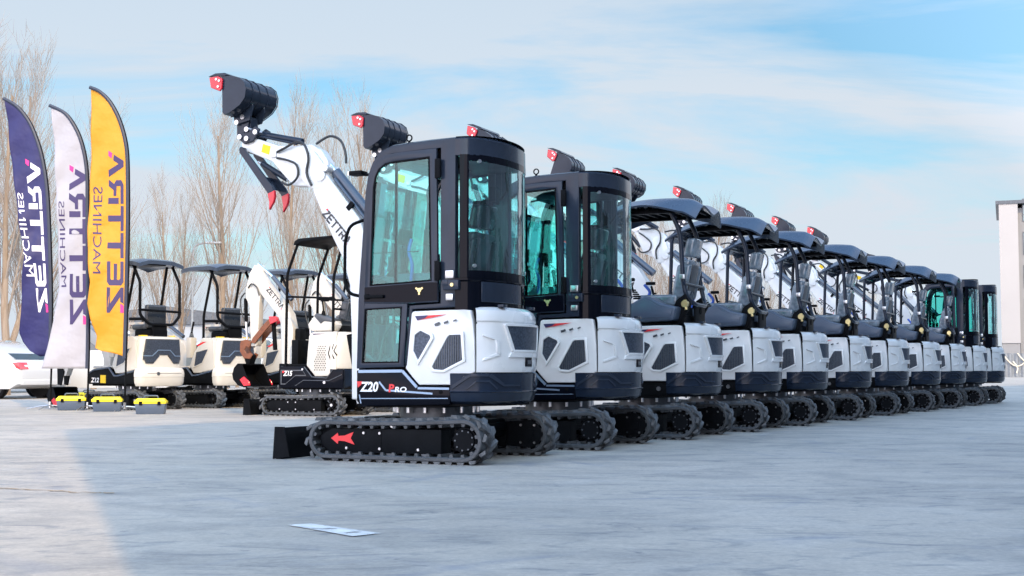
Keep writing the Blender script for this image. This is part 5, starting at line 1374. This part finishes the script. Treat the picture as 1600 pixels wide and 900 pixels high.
b = thing('office_building', 'white and grey five storey office block behind the grey fence at the right edge', 'building', (50.1, 134, 0), radians(-20.6))
M_PALE = mat('pale_render', (0.36, 0.35, 0.355), 0.8, var=.06, vscale=.2)
facade(b, 'office', M_WALLG, 1.7, 40, 17.2, 14, 12, 5, 2.3, 2.35, z0=2.2, sz=3.4)
MB().box(.8, 6.6, 10.5, 1.8, 15, 14.2).build('corner_wall', M_PALE, b)
MB().box(.8, 6.6, 1.7, 1.7, 14.8, 3.4).build('corner_base', M_WALLG, b)
MB().box(20.0, 6.8, 17.75, 40.8, 15.6, .35).build('parapet', M_GUN, b)
M_CORR = mat('grey_sheet', (0.20, 0.22, 0.25), 0.5, metal=.3, var=.2)
fn_ = MB(); v = []
n = 400
for i in range(n + 1):
    x = 46 + 62 * i / n; y = 124 + (.06 if i % 4 < 2 else -.06); v += [(x, y, 0.02), (x, y, 2.25)]
fn_.add(v, [(2 * i, 2 * i + 2, 2 * i + 3, 2 * i + 1) for i in range(n)])
fe = thing('sheet_fence', 'grey corrugated sheet fence in front of the office block', 'fence', (0, 0, 0))
fn_.build('sheets', M_CORR, fe, ang=10)
MB().box(77, 124.15, 2.2, 62, .08, .12).box(77, 124.15, .4, 62, .08, .12).build('rails', M_GUN, fe)
M_ROPE = mat('pale_rope', (0.75, 0.66, 0.50), 0.8)
rp = MB()
for s in range(3):
    x0 = 46.3 + s * 1.35
    rp.tube(crv([(x0 + 2.6 * t, 123.8, 2.1 - 1.05 * sin(pi * t) + .15 * s) for t in [i / 8 for i in range(9)]]), .05, 5)
rp.tube(crv([(47.2, 123.78, 1.5), (47.6, 123.78, .9), (47.5, 123.78, .4)]), .06, 5)
tag(rp.build('rope', M_ROPE), 'pale rope slung in loops along the grey sheet fence', 'rope')
M_FARW = mat('far_wall', (0.30, 0.33, 0.37), 0.85, var=.12, vscale=.25)
bw = thing('boundary_wall', 'long low pale wall far behind the poplars', 'wall', (0, 0, 0))
MB().box(-26, 96, 1.2, 84, .3, 2.4).build('wall', M_FARW, bw); MB().box(-26, 96, 2.45, 84, .5, .12).build('coping', M_GUN, bw)
for k, (x, y, w, h_, lab) in enumerate(((-30, 118, 24, 4.6, 'low pale shed seen through the poplars at the far left'), (-8, 125, 26, 4.2, 'low pale shed far behind the canopy excavators'))):
    s = thing('far_shed', lab, 'shed', (x, y, 0)); MB().box(0, 0, h_ / 2, w, 10, h_).build('wall', M_FARW, s)
    MB().prism([(-w / 2 - .3, h_), (0, h_ + 1.6), (w / 2 + .3, h_)], -5.3, 5.3).build('roof', M_GUN, s)

# ------------------------------------------------------------------ the diagonal row
O1 = Vector((-.6002, 10.442, 0)); hd = radians(30.4); rdir = Vector((sin(hd), cos(hd), 0))
ST = [0, 2.0, 3.98, 5.87, 7.68, 9.74, 11.9, 14.1, 16.15, 18.15, 20.05]
RZ = radians(90 + 65)
GRP = 'excavators in the diagonal row'
def rowpos(i): p = O1 + rdir * ST[i]; return (p.x, p.y, 0)
cabx = thing('cab_excavator', 'nearest excavator in the row, closed black cab, red arrow on its track frame', 'excavator', rowpos(0), RZ, GRP)
undercarriage(cabx, 1, .70, arrow=True, xr=-.59, xf=.59)
body_z20(cabx); cab(cabx); front_row(cabx)
canx = thing('canopy_excavator', 'first open canopy excavator of the row, right behind the second closed cab', 'excavator', rowpos(2), RZ, GRP)
undercarriage(canx, 1, .70, xr=-.59, xf=.59)
body_z20(canx, text=False, canopy=True); canopy_row(canx); front_row(canx, ba=-9, aa=29)
jit = random.Random(5)
labs = {1: 'second closed cab excavator from the front, standing between the nearest one and the open canopies',
        9: 'next to last closed cab excavator at the far end, right after the canopies',
        10: 'last closed cab excavator at the far right end of the row, nearest the office block'}
for i, l in labs.items(): copy_tree(cabx, loc=rowpos(i), rz=RZ + radians(jit.uniform(-1.8, 1.8)), label=l)
names = ['second', 'third', 'fourth', 'fifth', 'sixth']
for i in range(3, 9):
    l = ('%s open canopy excavator of the row, counted from the camera' % names[i - 3]) if i < 8 else 'last open canopy excavator of the row, next to the far closed cabs'
    copy_tree(canx, loc=rowpos(i), rz=RZ + radians(jit.uniform(-1.8, 1.8)), label=l)

# ------------------------------------------------------------------ the group at the back left
G2 = 'small canopy excavators at the back left'
OA = Vector((-6.644, 23.34, 0)) + Vector((-cos(radians(54)), -sin(radians(54)), 0)) * .04
stp = Vector((1.083, 1.127, 0))
m1 = z12(tuple(OA), radians(144), 'sunlit small excavator with blue canopy half behind the yellow flag', G2)
for i, l in ((1, 'sunlit small excavator with blue canopy, second to the right of the yellow flag'),
             (2, 'small excavator with blue canopy behind the folded boom of the flat roofed one'),
             (3, 'small excavator farthest back, mostly hidden by the nearest closed cab')):
    copy_tree(m1, loc=tuple(OA + stp * i), label=l)
G3 = 'excavators with flat black roofs and folded booms'
m2 = z15((-2.969, 20.16, 0), radians(155), 'flat roofed white excavator with brown thumb just left of the nearest closed cab', G3)
copy_tree(m2, loc=(-2.27, 22.2, 0), label='flat roofed excavator mostly hidden by the nearest cab, only its folded boom showing')

# ------------------------------------------------------------------ flags
F_NAVY = fabric('flag_navy', (0.026, 0.026, 0.14), .15); F_WHITE = fabric('flag_white', (0.47, 0.465, 0.52), .05); F_YEL = fabric('flag_yellow', (0.74, 0.34, 0.02), .05)
M_TXN = mat('flag_print_navy', (0.032, 0.018, 0.095), 0.5); M_TXW = mat('flag_print_white', (0.78, 0.77, 0.84), 0.5); M_TXP = mat('flag_print_pink', (0.80, 0.02, 0.22), 0.5)
def fl(label, bx, by, dep, pole, left, tb, word, mach, m, mt, seed):
    s = 2050 / dep; X = lambda px: (px - bx) / s; Z = lambda py: (578 - py) / s + .69
    cv = lambda L: [(X(a), Z(b)) for a, b in L]
    w = (Z(word[0]), Z(word[1]), X(word[2]), X(word[3]), X(word[4]), X(word[5])); mm = (Z(mach[0]), Z(mach[1]), X(mach[2]), X(mach[3]), X(mach[4]), X(mach[5]))
    return flag(label, ((bx - 800) / s, dep, 0), cv(pole), cv(left), m, mt, M_TXP, (Z(tb[0]), Z(tb[1]), Z(tb[2])), w, mm, seed)
fl('dark blue feather flag with white lettering, leftmost of the three', 81, 640, 22.95,
   [(-2, 150), (20, 163), (38, 185), (50, 210), (60, 240), (68, 280), (73, 330), (77, 400), (80, 470), (80.5, 520), (81, 556)],
   [(-2, 150), (4, 190), (10, 240), (19, 290), (28, 345), (35, 385), (39, 400), (34, 440), (32, 490), (28, 520), (34, 535), (46, 548), (62, 557)],
   (151, 557, 556), (488, 248, 60, 75, 34, 56), (432, 300, 42, 54, 23, 31), F_NAVY, M_TXW, 1)
fl('white feather flag with purple lettering between the blue and the yellow one', 139, 641, 22.58,
   [(71, 161), (95, 173), (110, 192), (121, 215), (129, 245), (133, 280), (134, 320), (136, 400), (138, 480), (139, 530), (139, 576)],
   [(71, 161), (76, 210), (80, 270), (84, 330), (87, 400), (87, 450), (82, 500), (75, 545), (68, 576)],
   (163, 576, 576), (507, 257, 108, 135, 102, 128), (448, 313, 92, 101, 87, 96), F_WHITE, M_TXN, 2)
fl('yellow feather flag with purple lettering, rightmost of the three', 197, 642, 22.23,
   [(134, 132), (150, 139), (166, 155), (180, 180), (190, 210), (195, 240), (197, 290), (198, 350), (198, 420), (197.5, 500), (197, 560)],
   [(134, 132), (134.5, 200), (135, 300), (136, 360), (138, 410), (143, 440), (137, 475), (143, 500), (152, 525), (149, 545), (170, 552), (185, 558)],
   (133, 548, 560), (489, 235, 168, 193, 164, 188), (428, 290, 147, 158, 140, 155), F_YEL, M_TXN, 3)
for k, (px, py, rz, l) in enumerate(((114, 641, .25, 'grey toolbox with yellow lid between the blue and white flag poles'),
                                (170, 643, .2, 'grey toolbox with yellow lid between the white and yellow flag poles'),
                                (238, 647, .12, 'grey toolbox with yellow lid right of the yellow flag pole'),
                                (141, 632, .3, 'toolbox with yellow lid set farther back beside the excavator track'))):
    dep = .69 * 2050 / (py - 578) + .15; toolbox(((px - 800) * dep / 2050, dep, 0), rz, l)

# ------------------------------------------------------------------ cars
M_CARW = mat('car_white', (0.52, 0.53, 0.54), 0.2, coat=1); M_CARD = mat('car_blue_grey', (0.08, 0.12, 0.16), 0.2, coat=1); M_CARS = mat('car_silver', (0.42, 0.45, 0.48), 0.25, metal=.6, coat=1)
def at(px, dep): return ((px - 800) * dep / 2050, dep, 0)
car(at(-36, 32.5), radians(158), 'white saloon car with red tail light at the left edge', M_CARW)
car(at(18, 41), radians(170), 'dark blue grey car just behind the white saloon', M_CARD)
car(at(165, 34.5), radians(178), 'white estate car behind the white and yellow flags', M_CARW, suv=True)
car(at(345, 40), radians(176), 'silver car far behind the second small excavator', M_CARS, suv=True)

# ------------------------------------------------------------------ trees
vars_ = [tree_meshes(s, 11.0) for s in (11, 12, 13, 14)]
tf = tree_meshes(21, 10.5, fork=True)
rt = random.Random(9)
used = set()
ORD = ['first', 'second', 'third', 'fourth', 'fifth', 'sixth', 'seventh', 'eighth', 'ninth', 'tenth', 'eleventh', 'twelfth', 'thirteenth', 'fourteenth', 'fifteenth', 'sixteenth', 'seventeenth', 'eighteenth', 'nineteenth', 'twentieth']
spots = []
n = 58
for i in range(n):
    t = i / (n - 1); x = -19 + 50 * t + rt.uniform(-.6, .6); y = 39 + 58 * t + rt.uniform(-1.6, 1.6) + (4 if i % 2 else 0)
    px = 800 + 2050 * x / y
    sc = rt.uniform(.80, 1.0) if i % 3 else rt.uniform(.45, .65)
    if 215 < px < 335: sc *= .62
    if px > 640: sc *= .86
    if px > 1180: sc *= .60
    if px < 150: sc *= .96
    spots.append((px, x, y, sc))
spots.sort()
for i, (px, x, y, sc) in enumerate(spots):
    k = rt.randrange(4); tk, br = vars_[k]
    i1 = i + 1
    num = ORD[i] if i < 20 else ('%dth' % i1 if i1 % 10 not in (1, 2, 3) else '%d%s' % (i1, {1: 'st', 2: 'nd', 3: 'rd'}[i1 % 10]))
    r = thing('poplar_tree', '%s bare poplar from the left in the tree line behind the machines' % num, 'tree', (x, y, 0), rt.uniform(0, 6.28), 'bare poplars behind the machines')
    r.scale = (sc * rt.uniform(.9, 1.15), sc * rt.uniform(.9, 1.15), sc)
    for part in (tk, br):
        if part.parent is None: part.parent = r
        else: c = part.copy(); C.objects.link(c); c.parent = r
r = thing('bare_tree', 'thick forked bare tree trunk behind the white saloon at the left edge', 'tree', at(12, 36), 1.2); r.scale = (.85, .85, .80)
for part in tf: part.parent = r
for k in range(4):
    for part in vars_[k]:
        if part.parent is None: bpy.data.objects.remove(part)
lp = thing('street_lamp', 'pale street lamp standing in front of the poplars', 'street lamp', at(300, 48), 0)
MB().cyl((0, 0, 0), (0, 0, 5.0), .05, .035, 10).tube(crv([(0, 0, 5.0), (.1, 0, 5.25), (.45, 0, 5.35)]), .035, 8).build('pole', M_FARW, lp)
MB().box(.75, 0, 5.35, .6, .22, .09).build('lamp_head', M_CARS, lp, bevel=.03)
